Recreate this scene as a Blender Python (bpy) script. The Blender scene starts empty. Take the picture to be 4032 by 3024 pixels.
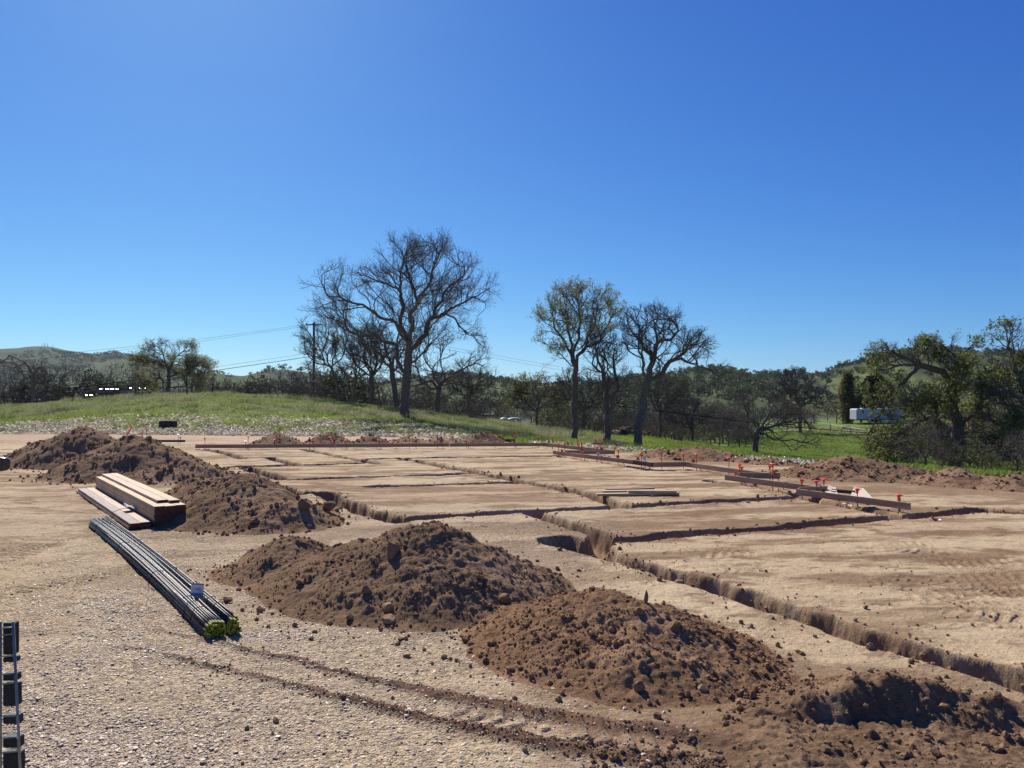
import bpy, math, random
import numpy as np
from mathutils import Vector, Matrix

C = bpy.context.scene
COL = C.collection
rng = np.random.default_rng(11)
random.seed(5)
R = math.radians

# ------------------------------------------------------------------ camera, sky, sun, exposure
EYE, F, CX, HY = 1.65, 3028.0, 2016.0, 1577.0     # surveyed from the photograph: eye height, focal length, horizon
cam = bpy.data.objects.new('camera', bpy.data.cameras.new('camera'))
COL.objects.link(cam)
cam.location = (0, 0, EYE)
cam.rotation_euler = (R(90), 0, 0)
cam.data.sensor_width = 36
cam.data.lens = 36 * F / 4032
cam.data.shift_y = (HY - 1512) / 4032
cam.data.clip_start = 0.05
cam.data.clip_end = 20000
C.camera = cam

SUN_AZ, SUN_EL = -24.0, 40.0                       # azimuth from straight ahead (left is negative), elevation
w = bpy.data.worlds.new('World'); C.world = w; w.use_nodes = True
nt = w.node_tree
bg = nt.nodes['Background']
sky = nt.nodes.new('ShaderNodeTexSky')
sky.sky_type = 'NISHITA'
sky.sun_disc = False
sky.sun_elevation = R(SUN_EL)
sky.sun_rotation = R(SUN_AZ)
sky.altitude = 0
sky.air_density = 0.8
sky.dust_density = 0.3
sky.ozone_density = 6
# the sky's colour as the camera's film response rendered it: one power and gain per channel
sep = nt.nodes.new('ShaderNodeSeparateColor'); cmb = nt.nodes.new('ShaderNodeCombineColor'); nt.links.new(sky.outputs[0], sep.inputs[0])
for ch, (pw, gn) in enumerate(((1.43, .305), (1.178, .69), (.701, 2.295))):
    a = nt.nodes.new('ShaderNodeMath'); a.operation = 'POWER'; a.inputs[1].default_value = pw
    b = nt.nodes.new('ShaderNodeMath'); b.operation = 'MULTIPLY'; b.inputs[1].default_value = gn
    nt.links.new(sep.outputs[ch], a.inputs[0]); nt.links.new(a.outputs[0], b.inputs[0]); nt.links.new(b.outputs[0], cmb.inputs[ch])
nt.links.new(cmb.outputs[0], bg.inputs[0])
bg.inputs[1].default_value = 0.065
sun = bpy.data.objects.new('sun', bpy.data.lights.new('sun', 'SUN'))
COL.objects.link(sun)
sun.data.energy = 5.0
sun.data.angle = R(0.5)
sun.data.color = (1.0, 0.94, 0.85)
sv = Vector((math.sin(R(SUN_AZ)) * math.cos(R(SUN_EL)), math.cos(R(SUN_AZ)) * math.cos(R(SUN_EL)), math.sin(R(SUN_EL))))
sun.rotation_euler = sv.to_track_quat('Z', 'Y').to_euler()
C.view_settings.view_transform = 'Standard'
C.view_settings.look = 'None'
C.view_settings.exposure = 0.36
C.view_settings.gamma = 1
C.cycles.max_bounces = 6
C.cycles.transparent_max_bounces = 6
C.cycles.volume_bounces = 0

# ------------------------------------------------------------------ survey helpers
def gp(x, y, z=0.0):
    """point of height z seen at photo position (x, y)"""
    d = (EYE - z) * F / (y - HY)
    return ((x - CX) / F * d, d)
def pz(x, y, d):
    return ((x - CX) / F * d, d, EYE - (y - HY) / F * d)

# ------------------------------------------------------------------ object helpers
def tag(o, label=None, cat=None, group=None, kind=None):
    if label: o['label'] = label
    if cat: o['category'] = cat
    if group: o['group'] = group
    if kind: o['kind'] = kind
    return o
def empty(name, loc, label, cat, group=None, rz=0.0):
    o = bpy.data.objects.new(name, None); COL.objects.link(o)
    o.empty_display_size = 0.1
    o.location = loc; o.rotation_euler = (0, 0, rz)
    return tag(o, label, cat, group)
def mesh_np(name, V, faces, smooth=True, attrs=None, matidx=None):
    """V (n,3); faces = list of (m,k) index arrays"""
    me = bpy.data.meshes.new(name)
    V = np.asarray(V, np.float32)
    faces = [np.asarray(f, np.int32) for f in faces if len(f)]
    me.vertices.add(len(V)); me.vertices.foreach_set('co', V.ravel())
    loops = np.concatenate([f.ravel() for f in faces])
    tot = np.concatenate([np.full(len(f), f.shape[1], np.int32) for f in faces])
    start = np.concatenate([[0], np.cumsum(tot)[:-1]]).astype(np.int32)
    me.loops.add(len(loops)); me.loops.foreach_set('vertex_index', loops)
    me.polygons.add(len(tot)); me.polygons.foreach_set('loop_start', start)
    if matidx is not None: me.polygons.foreach_set('material_index', np.asarray(matidx, np.int32))
    me.polygons.foreach_set('use_smooth', np.full(len(tot), smooth, bool))
    if attrs:
        for k, a in attrs.items():
            at = me.attributes.new(k, 'FLOAT_COLOR', 'POINT')
            a4 = np.ones((len(V), 4), np.float32); a4[:, :3] = a
            at.data.foreach_set('color', a4.ravel())
    me.update(calc_edges=True)
    return me
def obj(name, me, mat=None, parent=None, loc=None):
    o = bpy.data.objects.new(name, me); COL.objects.link(o)
    if mat:
        for m in (mat if isinstance(mat, (list, tuple)) else [mat]): me.materials.append(m)
    if parent: o.parent = parent
    if loc is not None: o.location = loc
    return o
class MB:
    """collects shapes into one mesh"""
    def __init__(s): s.v = []; s.f = []
    def add(s, V, Fs):
        b = len(s.v); s.v += [tuple(p) for p in V]; s.f += [tuple(i + b for i in f) for f in Fs]; return s
    def box(s, c, size, rz=0.0, bev=0.0, M=None):
        x, y, z = [k / 2 for k in size]
        ca, sa = math.cos(rz), math.sin(rz)
        b = min(bev, x * .9, y * .9, z * .9)
        V = []
        if b <= 0:
            P = [(sx * x, sy * y, sz * z) for sx in (-1, 1) for sy in (-1, 1) for sz in (-1, 1)]
            Fs = [(0, 1, 3, 2), (4, 6, 7, 5), (0, 4, 5, 1), (2, 3, 7, 6), (0, 2, 6, 4), (1, 5, 7, 3)]
        else:
            P = []; 
            for sx in (-1, 1):
                for sy in (-1, 1):
                    for sz in (-1, 1):
                        P += [(sx * x, sy * (y - b), sz * (z - b)), (sx * (x - b), sy * y, sz * (z - b)), (sx * (x - b), sy * (y - b), sz * z)]
            k = lambda a, bb, c: (a * 4 + bb * 2 + c) * 3
            Fs = []
            for a in (0, 1):
                q = [k(a, 0, 0), k(a, 0, 1), k(a, 1, 1), k(a, 1, 0)]; Fs.append(q if a == 0 else q[::-1])
                q = [k(0, a, 0) + 1, k(1, a, 0) + 1, k(1, a, 1) + 1, k(0, a, 1) + 1]; Fs.append(q if a == 0 else q[::-1])
                q = [k(0, 0, a) + 2, k(0, 1, a) + 2, k(1, 1, a) + 2, k(1, 0, a) + 2]; Fs.append(q if a == 0 else q[::-1])
            for a in (0, 1):
                for c_ in (0, 1):
                    Fs.append((k(a, c_, 0), k(a, c_, 1), k(a, c_, 1) + 1, k(a, c_, 0) + 1))
                    Fs.append((k(a, 0, c_), k(a, 1, c_), k(a, 1, c_) + 2, k(a, 0, c_) + 2))
                    Fs.append((k(0, a, c_) + 1, k(1, a, c_) + 1, k(1, a, c_) + 2, k(0, a, c_) + 2))
                    for e in (0, 1): Fs.append((k(a, c_, e), k(a, c_, e) + 1, k(a, c_, e) + 2))
        for p in P:
            q = (c[0] + p[0] * ca - p[1] * sa, c[1] + p[0] * sa + p[1] * ca, c[2] + p[2])
            V.append(tuple(M @ Vector(q)) if M else q)
        return s.add(V, Fs)
    def tube(s, pts, r, n=8, cap=True):
        pts = [Vector(p) for p in pts]
        rs = r if isinstance(r, (list, tuple)) else [r] * len(pts)
        V = []; Fs = []
        for i, p in enumerate(pts):
            t = (pts[min(i + 1, len(pts) - 1)] - pts[max(i - 1, 0)]).normalized()
            a = Vector((0, 0, 1)) if abs(t.z) < .9 else Vector((1, 0, 0))
            e1 = t.cross(a).normalized(); e2 = t.cross(e1)
            for k in range(n):
                th = 2 * math.pi * k / n
                V.append(p + (e1 * math.cos(th) + e2 * math.sin(th)) * rs[i])
        for i in range(len(pts) - 1):
            for k in range(n):
                a, b = i * n + k, i * n + (k + 1) % n
                Fs.append((a, b, b + n, a + n))
        if cap:
            Fs.append(tuple(range(n))); Fs.append(tuple(range((len(pts) - 1) * n, len(pts) * n))[::-1])
        return s.add(V, Fs)
    def prism(s, poly, y0, y1, M=None):
        """outline in (x, z) extruded along y"""
        n = len(poly)
        V = [(p[0], y0, p[1]) for p in poly] + [(p[0], y1, p[1]) for p in poly]
        if M: V = [tuple(M @ Vector(v)) for v in V]
        Fs = [tuple(range(n)), tuple(range(n, 2 * n))[::-1]] + [(i, (i + 1) % n, (i + 1) % n + n, i + n) for i in range(n)]
        return s.add(V, Fs)
    def build(s, name, mat=None, parent=None, smooth=False, loc=None):
        me = bpy.data.meshes.new(name); me.from_pydata(s.v, [], s.f)
        import bmesh
        bm = bmesh.new(); bm.from_mesh(me); bmesh.ops.recalc_face_normals(bm, faces=bm.faces); bm.to_mesh(me); bm.free()
        me.polygons.foreach_set('use_smooth', [smooth] * len(me.polygons))
        return obj(name, me, mat, parent, loc)

# ------------------------------------------------------------------ noise
def _h(ix, iy, seed):
    h = (ix.astype(np.int64) * 374761393 + iy.astype(np.int64) * 668265263 + seed * 974634777) & 0xffffffff
    h = ((h ^ (h >> 13)) * 1274126177) & 0xffffffff
    h = ((h ^ (h >> 16)) * 2246822519) & 0xffffffff
    return ((h ^ (h >> 15)) & 0xffffff).astype(np.float32) / 16777215.0
def vn(x, y, seed=0):
    ix = np.floor(x); iy = np.floor(y); fx = (x - ix).astype(np.float32); fy = (y - iy).astype(np.float32)
    fx = fx * fx * (3 - 2 * fx); fy = fy * fy * (3 - 2 * fy)
    a = _h(ix, iy, seed); b = _h(ix + 1, iy, seed); c = _h(ix, iy + 1, seed); d = _h(ix + 1, iy + 1, seed)
    return ((a + (b - a) * fx) * (1 - fy) + (c + (d - c) * fx) * fy) * 2 - 1
def fbm(x, y, o=4, seed=0, gain=.5):
    s = 0; a = 1.; t = 0
    for i in range(o):
        s = s + a * vn(x * 2 ** i + i * 17.3, y * 2 ** i - i * 9.1, seed + i); t += a; a *= gain
    return s / t
def lumps(x, y, cell, seed=0, prob=1.0, rmin=.2, rmax=.6):
    """rounded and broken lumps (clods), height in metres, one candidate per cell"""
    gx, gy = x / cell, y / cell
    ix, iy = np.floor(gx), np.floor(gy)
    best = np.zeros_like(gx, dtype=np.float32)
    for dx in (-1, 0, 1):
        for dy in (-1, 0, 1):
            cx, cy = ix + dx, iy + dy
            px = cx + _h(cx, cy, seed); py = cy + _h(cx, cy, seed + 1)
            k = _h(cx, cy, seed + 2)
            r = rmin + (rmax - rmin) * k ** 3
            on = _h(cx, cy, seed + 3) < prob
            a = _h(cx, cy, seed + 4) * 6.28
            ux, uy = gx - px, gy - py
            q = (ux * np.cos(a) + uy * np.sin(a)) ** 2 + 1.7 * (uy * np.cos(a) - ux * np.sin(a)) ** 2
            hh = np.sqrt(np.clip(r * r - q, 0, None)) * (.5 + .6 * _h(cx, cy, seed + 5))
            hh = np.minimum(hh, r * (.25 + .35 * _h(cx, cy, seed + 6)) + .25 * (ux * np.cos(a * 3) + uy * np.sin(a * 3)))
            best = np.maximum(best, np.where(on & (q < r * r), hh, 0))
    return best * cell
def sstep(a, b, x):
    t = np.clip((x - a) / (b - a), 0, 1); return t * t * (3 - 2 * t)

# ------------------------------------------------------------------ materials
def new_mat(name):
    m = bpy.data.materials.new(name); m.use_nodes = True
    return m, m.node_tree.nodes, m.node_tree.links, m.node_tree.nodes['Principled BSDF']
def mat(name, col, rough=.8, var=.25, scale=6.0, metal=0.0, bump=0.0, spec=.3, detail=6.0, stretch=None, coords='Object', translucent=0.0, alt=None, clear=0.0):
    m, N, L, p = new_mat(name)
    tc = N.new('ShaderNodeTexCoord'); src = tc.outputs[coords]
    if stretch:
        mp = N.new('ShaderNodeMapping'); mp.inputs['Scale'].default_value = stretch; L.new(src, mp.inputs[0]); src = mp.outputs[0]
    no = N.new('ShaderNodeTexNoise'); no.inputs['Scale'].default_value = scale; no.inputs['Detail'].default_value = detail
    L.new(src, no.inputs['Vector'])
    r = N.new('ShaderNodeValToRGB')
    lo = [c * (1 - var) for c in col]; hi = [min(1, c * (1 + var)) for c in col] if alt is None else alt
    r.color_ramp.elements[0].position = .3; r.color_ramp.elements[1].position = .72
    r.color_ramp.elements[0].color = (*lo, 1); r.color_ramp.elements[1].color = (*hi, 1)
    L.new(no.outputs[0], r.inputs[0]); L.new(r.outputs[0], p.inputs['Base Color'])
    p.inputs['Roughness'].default_value = rough; p.inputs['Metallic'].default_value = metal
    p.inputs['Specular IOR Level'].default_value = spec
    if clear: p.inputs['Coat Weight'].default_value = clear
    if bump:
        b = N.new('ShaderNodeBump'); b.inputs['Strength'].default_value = 1; b.inputs['Distance'].default_value = bump
        L.new(no.outputs[0], b.inputs['Height']); L.new(b.outputs[0], p.inputs['Normal'])
    if translucent:
        t = N.new('ShaderNodeBsdfTranslucent'); mx = N.new('ShaderNodeMixShader'); mx.inputs[0].default_value = translucent
        L.new(r.outputs[0], t.inputs[0]); L.new(p.outputs[0], mx.inputs[1]); L.new(t.outputs[0], mx.inputs[2])
        L.new(mx.outputs[0], N['Material Output'].inputs[0])
    return m
def mat_attr(name, rough=.9, var=.2, scale=30.0, bump=.01, spec=.15, translucent=0.0, fine=0.0, speckle=None):
    """colour of the ground or plant kind comes with the mesh; fine mottling and relief are procedural"""
    m, N, L, p = new_mat(name)
    at = N.new('ShaderNodeAttribute'); at.attribute_name = 'col'
    tc = N.new('ShaderNodeTexCoord')
    no = N.new('ShaderNodeTexNoise'); no.inputs['Scale'].default_value = scale; no.inputs['Detail'].default_value = 8; no.inputs['Roughness'].default_value = .65
    L.new(tc.outputs['Object'], no.inputs['Vector'])
    mr = N.new('ShaderNodeMapRange'); mr.inputs['From Min'].default_value = .25; mr.inputs['From Max'].default_value = .75
    mr.inputs['To Min'].default_value = 1 - var; mr.inputs['To Max'].default_value = 1 + var
    L.new(no.outputs[0], mr.inputs[0])
    mx = N.new('ShaderNodeVectorMath'); mx.operation = 'SCALE'
    L.new(at.outputs['Color'], mx.inputs[0]); L.new(mr.outputs[0], mx.inputs['Scale'])
    hsrc = no.outputs[0]
    if speckle:      # small stones pressed into the dust: each cell its own tone and a low dome
        sa = N.new('ShaderNodeAttribute'); sa.attribute_name = 'grit'
        sx = N.new('ShaderNodeSeparateColor'); L.new(sa.outputs['Color'], sx.inputs[0])
        acc = mx
        for sc_, st_ in speckle:
            vo = N.new('ShaderNodeTexVoronoi'); vo.inputs['Scale'].default_value = sc_; vo.inputs['Randomness'].default_value = 1
            mp = N.new('ShaderNodeMapping'); mp.inputs['Scale'].default_value = (1, 1.25, .3); L.new(tc.outputs['Object'], mp.inputs[0]); L.new(mp.outputs[0], vo.inputs['Vector'])
            cs = N.new('ShaderNodeSeparateColor'); L.new(vo.outputs['Color'], cs.inputs[0])
            m2 = N.new('ShaderNodeMapRange'); m2.inputs['To Min'].default_value = -st_; m2.inputs['To Max'].default_value = st_; L.new(cs.outputs[0], m2.inputs[0])
            m3 = N.new('ShaderNodeMath'); m3.operation = 'MULTIPLY_ADD'; m3.inputs[2].default_value = 1; L.new(m2.outputs[0], m3.inputs[0]); L.new(sx.outputs[0], m3.inputs[1])
            nx_ = N.new('ShaderNodeVectorMath'); nx_.operation = 'SCALE'; L.new(acc.outputs[0], nx_.inputs[0]); L.new(m3.outputs[0], nx_.inputs['Scale']); acc = nx_
            m4 = N.new('ShaderNodeMath'); m4.operation = 'MULTIPLY'; L.new(vo.outputs['Distance'], m4.inputs[0]); L.new(sx.outputs[0], m4.inputs[1])
            m5 = N.new('ShaderNodeMath'); m5.operation = 'SUBTRACT'; L.new(hsrc, m5.inputs[0]); L.new(m4.outputs[0], m5.inputs[1]); hsrc = m5.outputs[0]
        mx = acc
    L.new(mx.outputs[0], p.inputs['Base Color'])
    p.inputs['Roughness'].default_value = rough; p.inputs['Specular IOR Level'].default_value = spec
    if bump:
        b = N.new('ShaderNodeBump'); b.inputs['Strength'].default_value = 1; b.inputs['Distance'].default_value = bump
        L.new(hsrc, b.inputs['Height'])
        if fine:
            n2 = N.new('ShaderNodeTexNoise'); n2.inputs['Scale'].default_value = scale * 6; n2.inputs['Detail'].default_value = 4
            L.new(tc.outputs['Object'], n2.inputs['Vector'])
            b2 = N.new('ShaderNodeBump'); b2.inputs['Distance'].default_value = fine
            L.new(n2.outputs[0], b2.inputs['Height']); L.new(b.outputs[0], b2.inputs['Normal']); L.new(b2.outputs[0], p.inputs['Normal'])
        else: L.new(b.outputs[0], p.inputs['Normal'])
    if translucent:
        t = N.new('ShaderNodeBsdfTranslucent'); ms = N.new('ShaderNodeMixShader'); ms.inputs[0].default_value = translucent
        L.new(mx.outputs[0], t.inputs[0]); L.new(p.outputs[0], ms.inputs[1]); L.new(t.outputs[0], ms.inputs[2])
        L.new(ms.outputs[0], N['Material Output'].inputs[0])
    return m
# ------------------------------------------------------------------ terrain: pad, grassy mound, valley, field
def U(x): return (x - CX) / F
PROF = [  # photo column, pad edge distance, (distance, height) beyond it
 (-900, 41, [(50, .2), (64, .2), (100, -3), (300, -5)]),
 (0, 38, [(50, .75), (62, 1.24), (100, -3), (300, -5)]),
 (640, 37, [(49, 1.4), (62, 2.28), (100, -3), (300, -5)]),
 (1000, 36, [(49, 1.4), (62, 2.25), (98, -2.5), (300, -5)]),
 (1350, 35.5, [(48, 1.0), (60, 1.57), (95, -2.5), (300, -5)]),
 (1640, 35, [(48, .58), (57, .98), (95, -3), (300, -4.5)]),
 (1820, 32, [(45, .25), (55, .5), (95, -3), (300, -4.5)]),
 (2000, 29.5, [(42, -.2), (53.5, -.06), (95, -3.5), (300, -4.5)]),
 (2210, 27, [(42, -.55), (52, -.62), (95, -4), (300, -4.5)]),
 (2550, 24.5, [(36, -.75), (52, -.7), (70, -2.4), (110, -4), (300, -4.5)]),
 (3000, 20.5, [(30, -.8), (47, -1.6), (60, -2.5), (110, -3.2), (300, -4.5)]),
 (3460, 18.8, [(30, -1.6), (57, -3), (108, -3.2), (122, -1.9), (140, -1.9), (300, -4)]),
 (4032, 16.5, [(30, -1.8), (50, -2.5), (110, -3.0), (125, -1.9), (300, -4)]),
 (5200, 13, [(26, -1.8), (50, -2.6), (110, -3.0), (300, -4)]),
]
_pu = np.array([U(p[0]) for p in PROF]); _pe = np.array([p[1] for p in PROF], float)
_ug = np.linspace(-1.3, 1.3, 220)
_ld = np.linspace(math.log(.3), math.log(6000), 900)
_T = np.zeros((len(PROF), len(_ld)))
for i, (x, e, pr) in enumerate(PROF):
    _T[i] = np.interp(np.exp(_ld), [0, e, e + 1.5] + [q[0] for q in pr] + [6000], [0, 0, pr[0][1] * .06] + [q[1] for q in pr] + [-6])
_TT = np.array([np.interp(_ug, _pu, _T[:, k]) for k in range(len(_ld))]).T
def _sm(A, n, ax):
    k = np.hanning(n + 2)[1:-1]; k /= k.sum()
    return np.apply_along_axis(lambda r: np.convolve(np.pad(r, n // 2, 'edge'), k, 'valid'), ax, A)
_TT = _sm(_sm(_TT, 13, 0), 15, 1)
def Hbase(x, y):
    x = np.asarray(x, float); y = np.asarray(y, float)
    d = np.maximum(y, .35); u = np.clip(x / d, -1.29, 1.29)
    a = (u - _ug[0]) / (_ug[1] - _ug[0]); b = (np.log(np.clip(d, .31, 5900)) - _ld[0]) / (_ld[1] - _ld[0])
    i = np.clip(a.astype(int), 0, len(_ug) - 2); j = np.clip(b.astype(int), 0, len(_ld) - 2)
    fa = a - i; fb = b - j
    return (_TT[i, j] * (1 - fa) + _TT[i + 1, j] * fa) * (1 - fb) + (_TT[i, j + 1] * (1 - fa) + _TT[i + 1, j + 1] * fa) * fb
def edge_d(x, y):
    """distance past the edge of the graded pad (negative on the pad)"""
    u = np.clip(np.asarray(x) / np.maximum(y, .35), -1.29, 1.29)
    return np.asarray(y) - np.interp(u, _pu, _pe)
def Hz(x, y): return float(Hbase(np.array([x]), np.array([y]))[0])

# trenches: photo polylines on the pad surface, width, depth
TRENCH = [
 ([(800, 1770), (845, 1774), (960, 1806)], .38, .34), ([(955, 1806), (1062, 1803)], .34, .3),
 ([(1060, 1803), (1170, 1833)], .38, .34), ([(930, 1838), (1150, 1833), (1425, 1825)], .36, .32),
 ([(965, 1842), (1125, 1889)], .40, .38), ([(1128, 1888), (1500, 1877), (1848, 1866)], .36, .32),
 ([(1022, 1897), (1175, 1946)], .42, .40), ([(1172, 1944), (1290, 1940)], .36, .25),
 ([(1278, 1942), (1400, 2000), (1565, 2050)], .42, .40), ([(1560, 2048), (1720, 2036), (2040, 2017), (2170, 2011), (2452, 1998)], .36, .38),
 ([(2460, 2000), (2620, 1985), (2800, 1976), (2998, 1968), (3220, 1960)], .36, .38),
 ([(1196, 1770), (1430, 1816), (1490, 1827)], .36, .34), ([(1425, 1812), (1458, 1807), (2200, 1796)], .28, .25),
 ([(2205, 1798), (2400, 1827), (2564, 1852)], .26, .22), ([(2564, 1853), (2690, 1850)], .26, .2), ([(2690, 1850), (2800, 1859), (2890, 1875), (3040, 1930), (3140, 1946)], .24, .18),
 ([(2795, 1894), (2900, 1907)], .34, .25), ([(3140, 1950), (3200, 1969), (3350, 1996), (3530, 2030)], .34, .25),
 ([(770, 1772), (1500, 1768.5), (2120, 1763.5), (2190, 1767), (2400, 1800)], .16, .12),
 ([(1570, 1804), (1660, 1819), (2200, 1924), (2347, 1957), (2466, 1998)], .38, .36),
 ([(1454, 1916), (2020, 1901)], .34, .3),
 ([(2085, 2018), (2200, 2056), (2372, 2106), (2350, 2160)], .36, .42),
 ([(2350, 2137), (2550, 2118), (2800, 2095), (3000, 2085), (3300, 2056), (3542, 2038), (3871, 2008)], .36, .42), ([(3871, 2008), (4120, 2030)], .3, .25),
 ([(2190, 2128), (2260, 2146), (2335, 2165)], .62, .4),
 ([(2338, 2160), (2480, 2211), (2700, 2283), (2919, 2344), (3378, 2494), (4032, 2690), (4500, 2830)], .36, .42),
]
TSEG = []
for pts, wd, dp in TRENCH:
    g = [gp(*p) for p in pts]
    for a, b in zip(g[:-1], g[1:]): TSEG.append((a, b, wd * .84, dp * .64))
RUTS = [[(620, 2480), (870, 2536), (1175, 2604), (1446, 2672), (1717, 2733), (2000, 2784), (2367, 2846), (2900, 2925)],
        [(500, 2550), (700, 2594), (870, 2635), (1107, 2692), (1310, 2740), (1547, 2798), (1800, 2862), (2000, 2908), (2275, 2956), (2735, 3018), (3100, 3060)]]
# soil heaps as peaks (x, y, height) and slope; used here for the loose earth round their feet
def PK(*a): return [((x - CX) / F * d, d, EYE - (y - HY) / F * d) for x, y, d in a]
def segdist(x, y, a, b):
    ax, ay = a; bx, by = b; dx, dy = bx - ax, by - ay
    t = np.clip(((x - ax) * dx + (y - ay) * dy) / (dx * dx + dy * dy), 0, 1)
    return np.hypot(x - ax - t * dx, y - ay - t * dy), t

nu = 1380
us = np.linspace(-1.0, 1.0, nu)
ds = np.concatenate([np.geomspace(.6, 3.2, 60)[:-1], np.geomspace(3.2, 40, 860)[:-1], np.geomspace(40, 150, 200)[:-1], np.geomspace(150, 5000, 50)])
nd = len(ds)
GX = (us[None, :] * ds[:, None]).ravel(); GY = np.repeat(ds, nu)
n_near = int(np.searchsorted(ds, 42)) * nu
z = Hbase(GX, GY)
E = edge_d(GX, GY)
E = E + 1.3 * fbm(GX * .25, GY * .25, 3, 70) * np.clip(GY / 20, 0, 1)
pad = 1 - sstep(-.4, .9, E)
SOIL = {}
X, Y = GX[:n_near], GY[:n_near]
# trench field
wx = X + .06 * fbm(X * 2.6, Y * 2.6, 3, 3) + .007 * fbm(X * 13, Y * 13, 3, 5); wy = Y + .06 * fbm(X * 2.6, Y * 2.6, 3, 9) + .007 * fbm(X * 13, Y * 13, 3, 7)
tz = np.zeros_like(X); tdark = np.zeros_like(X); tnear = np.full_like(X, 9.)
for a, b, wd, dp in TSEG:
    m = np.nonzero((X > min(a[0], b[0]) - 1) & (X < max(a[0], b[0]) + 1) & (Y > min(a[1], b[1]) - 1) & (Y < max(a[1], b[1]) + 1))[0]
    if not len(m): continue
    dist, t = segdist(wx[m], wy[m], a, b)
    e = wd / 2 - dist
    tz[m] = np.minimum(tz[m], -dp * sstep(-.035, .065, e + .035 * fbm(X[m] * 3.1, Y[m] * 3.1, 3, 89)))
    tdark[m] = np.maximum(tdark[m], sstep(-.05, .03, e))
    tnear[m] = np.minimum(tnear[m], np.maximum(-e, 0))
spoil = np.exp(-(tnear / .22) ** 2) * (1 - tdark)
# wheel ruts of loose earth
rut = np.zeros_like(X)
for rr in RUTS:
    g = [gp(*p) for p in rr]
    for k, (a, b) in enumerate(zip(g[:-1], g[1:])):
        m = np.nonzero((X > min(a[0], b[0]) - .5) & (X < max(a[0], b[0]) + .5) & (Y > min(a[1], b[1]) - .5) & (Y < max(a[1], b[1]) + .5))[0]
        if not len(m): continue
        dist, t = segdist(X[m] + .05 * fbm(X[m] * 4, Y[m] * 4, 2, 31), Y[m] + .03 * fbm(X[m] * 5, Y[m] * 5, 2, 33), a, b)
        q = (k + t) / (len(g) - 1)
        wd = .032 + .06 * q ** 1.5
        rut[m] = np.maximum(rut[m], np.exp(-(dist / wd) ** 2) * np.clip(.5 + 1.0 * q, 0, 1))
rut *= np.clip(1 + .5 * fbm(X * 6, Y * 6, 3, 36), .45, 1)
# crawler and tyre prints: bands of cleats on the pad
tread = np.zeros_like(X)
BANDS = [([(2600, 2420), (3100, 2380), (3700, 2330), (4200, 2290)], .32), ([(2900, 2300), (3500, 2270), (4200, 2245)], .3), ([(3000, 2240), (3600, 2215), (4200, 2190)], .3),
         ([(3200, 2420), (3600, 2390), (4100, 2420)], .3), ([(1800, 2790), (2150, 2860), (2640, 2960)], .2), ([(0, 1985), (900, 1960), (1100, 1990)], .35), ([(0, 1900), (500, 1905)], .35), ([(100, 2330), (500, 2260)], .3), ([(2500, 2300), (2900, 2310), (3400, 2360), (3900, 2470), (4200, 2560)], .28), ([(2750, 2250), (3200, 2240), (3700, 2280), (4200, 2370)], .28), ([(3300, 2140), (3700, 2170), (4200, 2160)], .3), ([(2700, 2180), (3300, 2160), (3900, 2110)], .3), ([(2200, 2400), (2500, 2470), (2900, 2590)], .25), ([(1750, 2030), (2000, 2080)], .3), ([(0, 2080), (300, 2050), (420, 1980)], .3), ([(0, 2200), (180, 2120)], .3)]
for pts, wd in BANDS:
    g = [gp(*p) for p in pts]; acc = 0
    for a, b in zip(g[:-1], g[1:]):
        L_ = math.hypot(b[0] - a[0], b[1] - a[1])
        m = np.nonzero((X > min(a[0], b[0]) - .6) & (X < max(a[0], b[0]) + .6) & (Y > min(a[1], b[1]) - .6) & (Y < max(a[1], b[1]) + .6))[0]
        if len(m):
            dist, t = segdist(X[m], Y[m], a, b)
            band = sstep(wd, wd - .06, dist)
            s = acc + t * L_
            saw = np.abs(((s + .5 * dist + .06 * fbm(X[m] * 2.2, Y[m] * 2.2, 3, 41)) / .11) % 1.0 - .5) * 2
            tread[m] = np.maximum(tread[m], band * sstep(.35, .6, saw))
        acc += L_
tread *= sstep(-.05, .35, fbm(X * 1.3, Y * 1.3, 4, 40, .6) + .06)
near = np.clip(1.4 - Y / 30, .15, 1)
flat = 1 - tdark
padn = pad[:n_near]
scr = fbm(X * .55 + .2 * Y, Y * 3.2, 4, 50)          # scraped streaks left by the grader
rel = .014 * fbm(X * 1.1, Y * 1.1, 4, 12) + .010 * scr + .010 * fbm(X * 7, Y * 7, 4, 21) + .006 * np.abs(fbm(X * 22, Y * 22, 3, 25))
crumb = lumps(X, Y, .16, 60, .5, .1, .42) * (.25 + .75 * sstep(.0, .5, fbm(X * .8, Y * .8, 3, 61)))
crumb2 = lumps(X, Y, .06, 64, .6, .15, .5)
zz = z[:n_near] + padn * (rel * flat * near + .32 * crumb * flat * near * (.35 + spoil * 1.6) + .25 * crumb2 * flat * (.4 + spoil))
zz += padn * (.02 * spoil * np.clip(fbm(X * 3, Y * 3, 3, 66) + .3, 0, 1) - .015 * tread * flat)
zz += rut * (.024 + .25 * lumps(X, Y, .06, 68, .7, .2, .5))
rough_in = .05 * fbm(X * 4.5, Y * 4.5, 4, 80) + .45 * lumps(X, Y, .2, 82, .8, .2, .6)
wall = np.clip(-tz / .3, 0, 1); wall = wall * (1 - wall) * 4
zz += padn * (tz + tdark * rough_in * np.clip(-tz / .3, 0, 1) + wall * (.05 * fbm(X * 7, Y * 7, 4, 86) + .035 * fbm(X * 26, Y * 26, 3, 88)))
z[:n_near] = zz
far = slice(n_near, None)
grassy = 1 - pad
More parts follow.
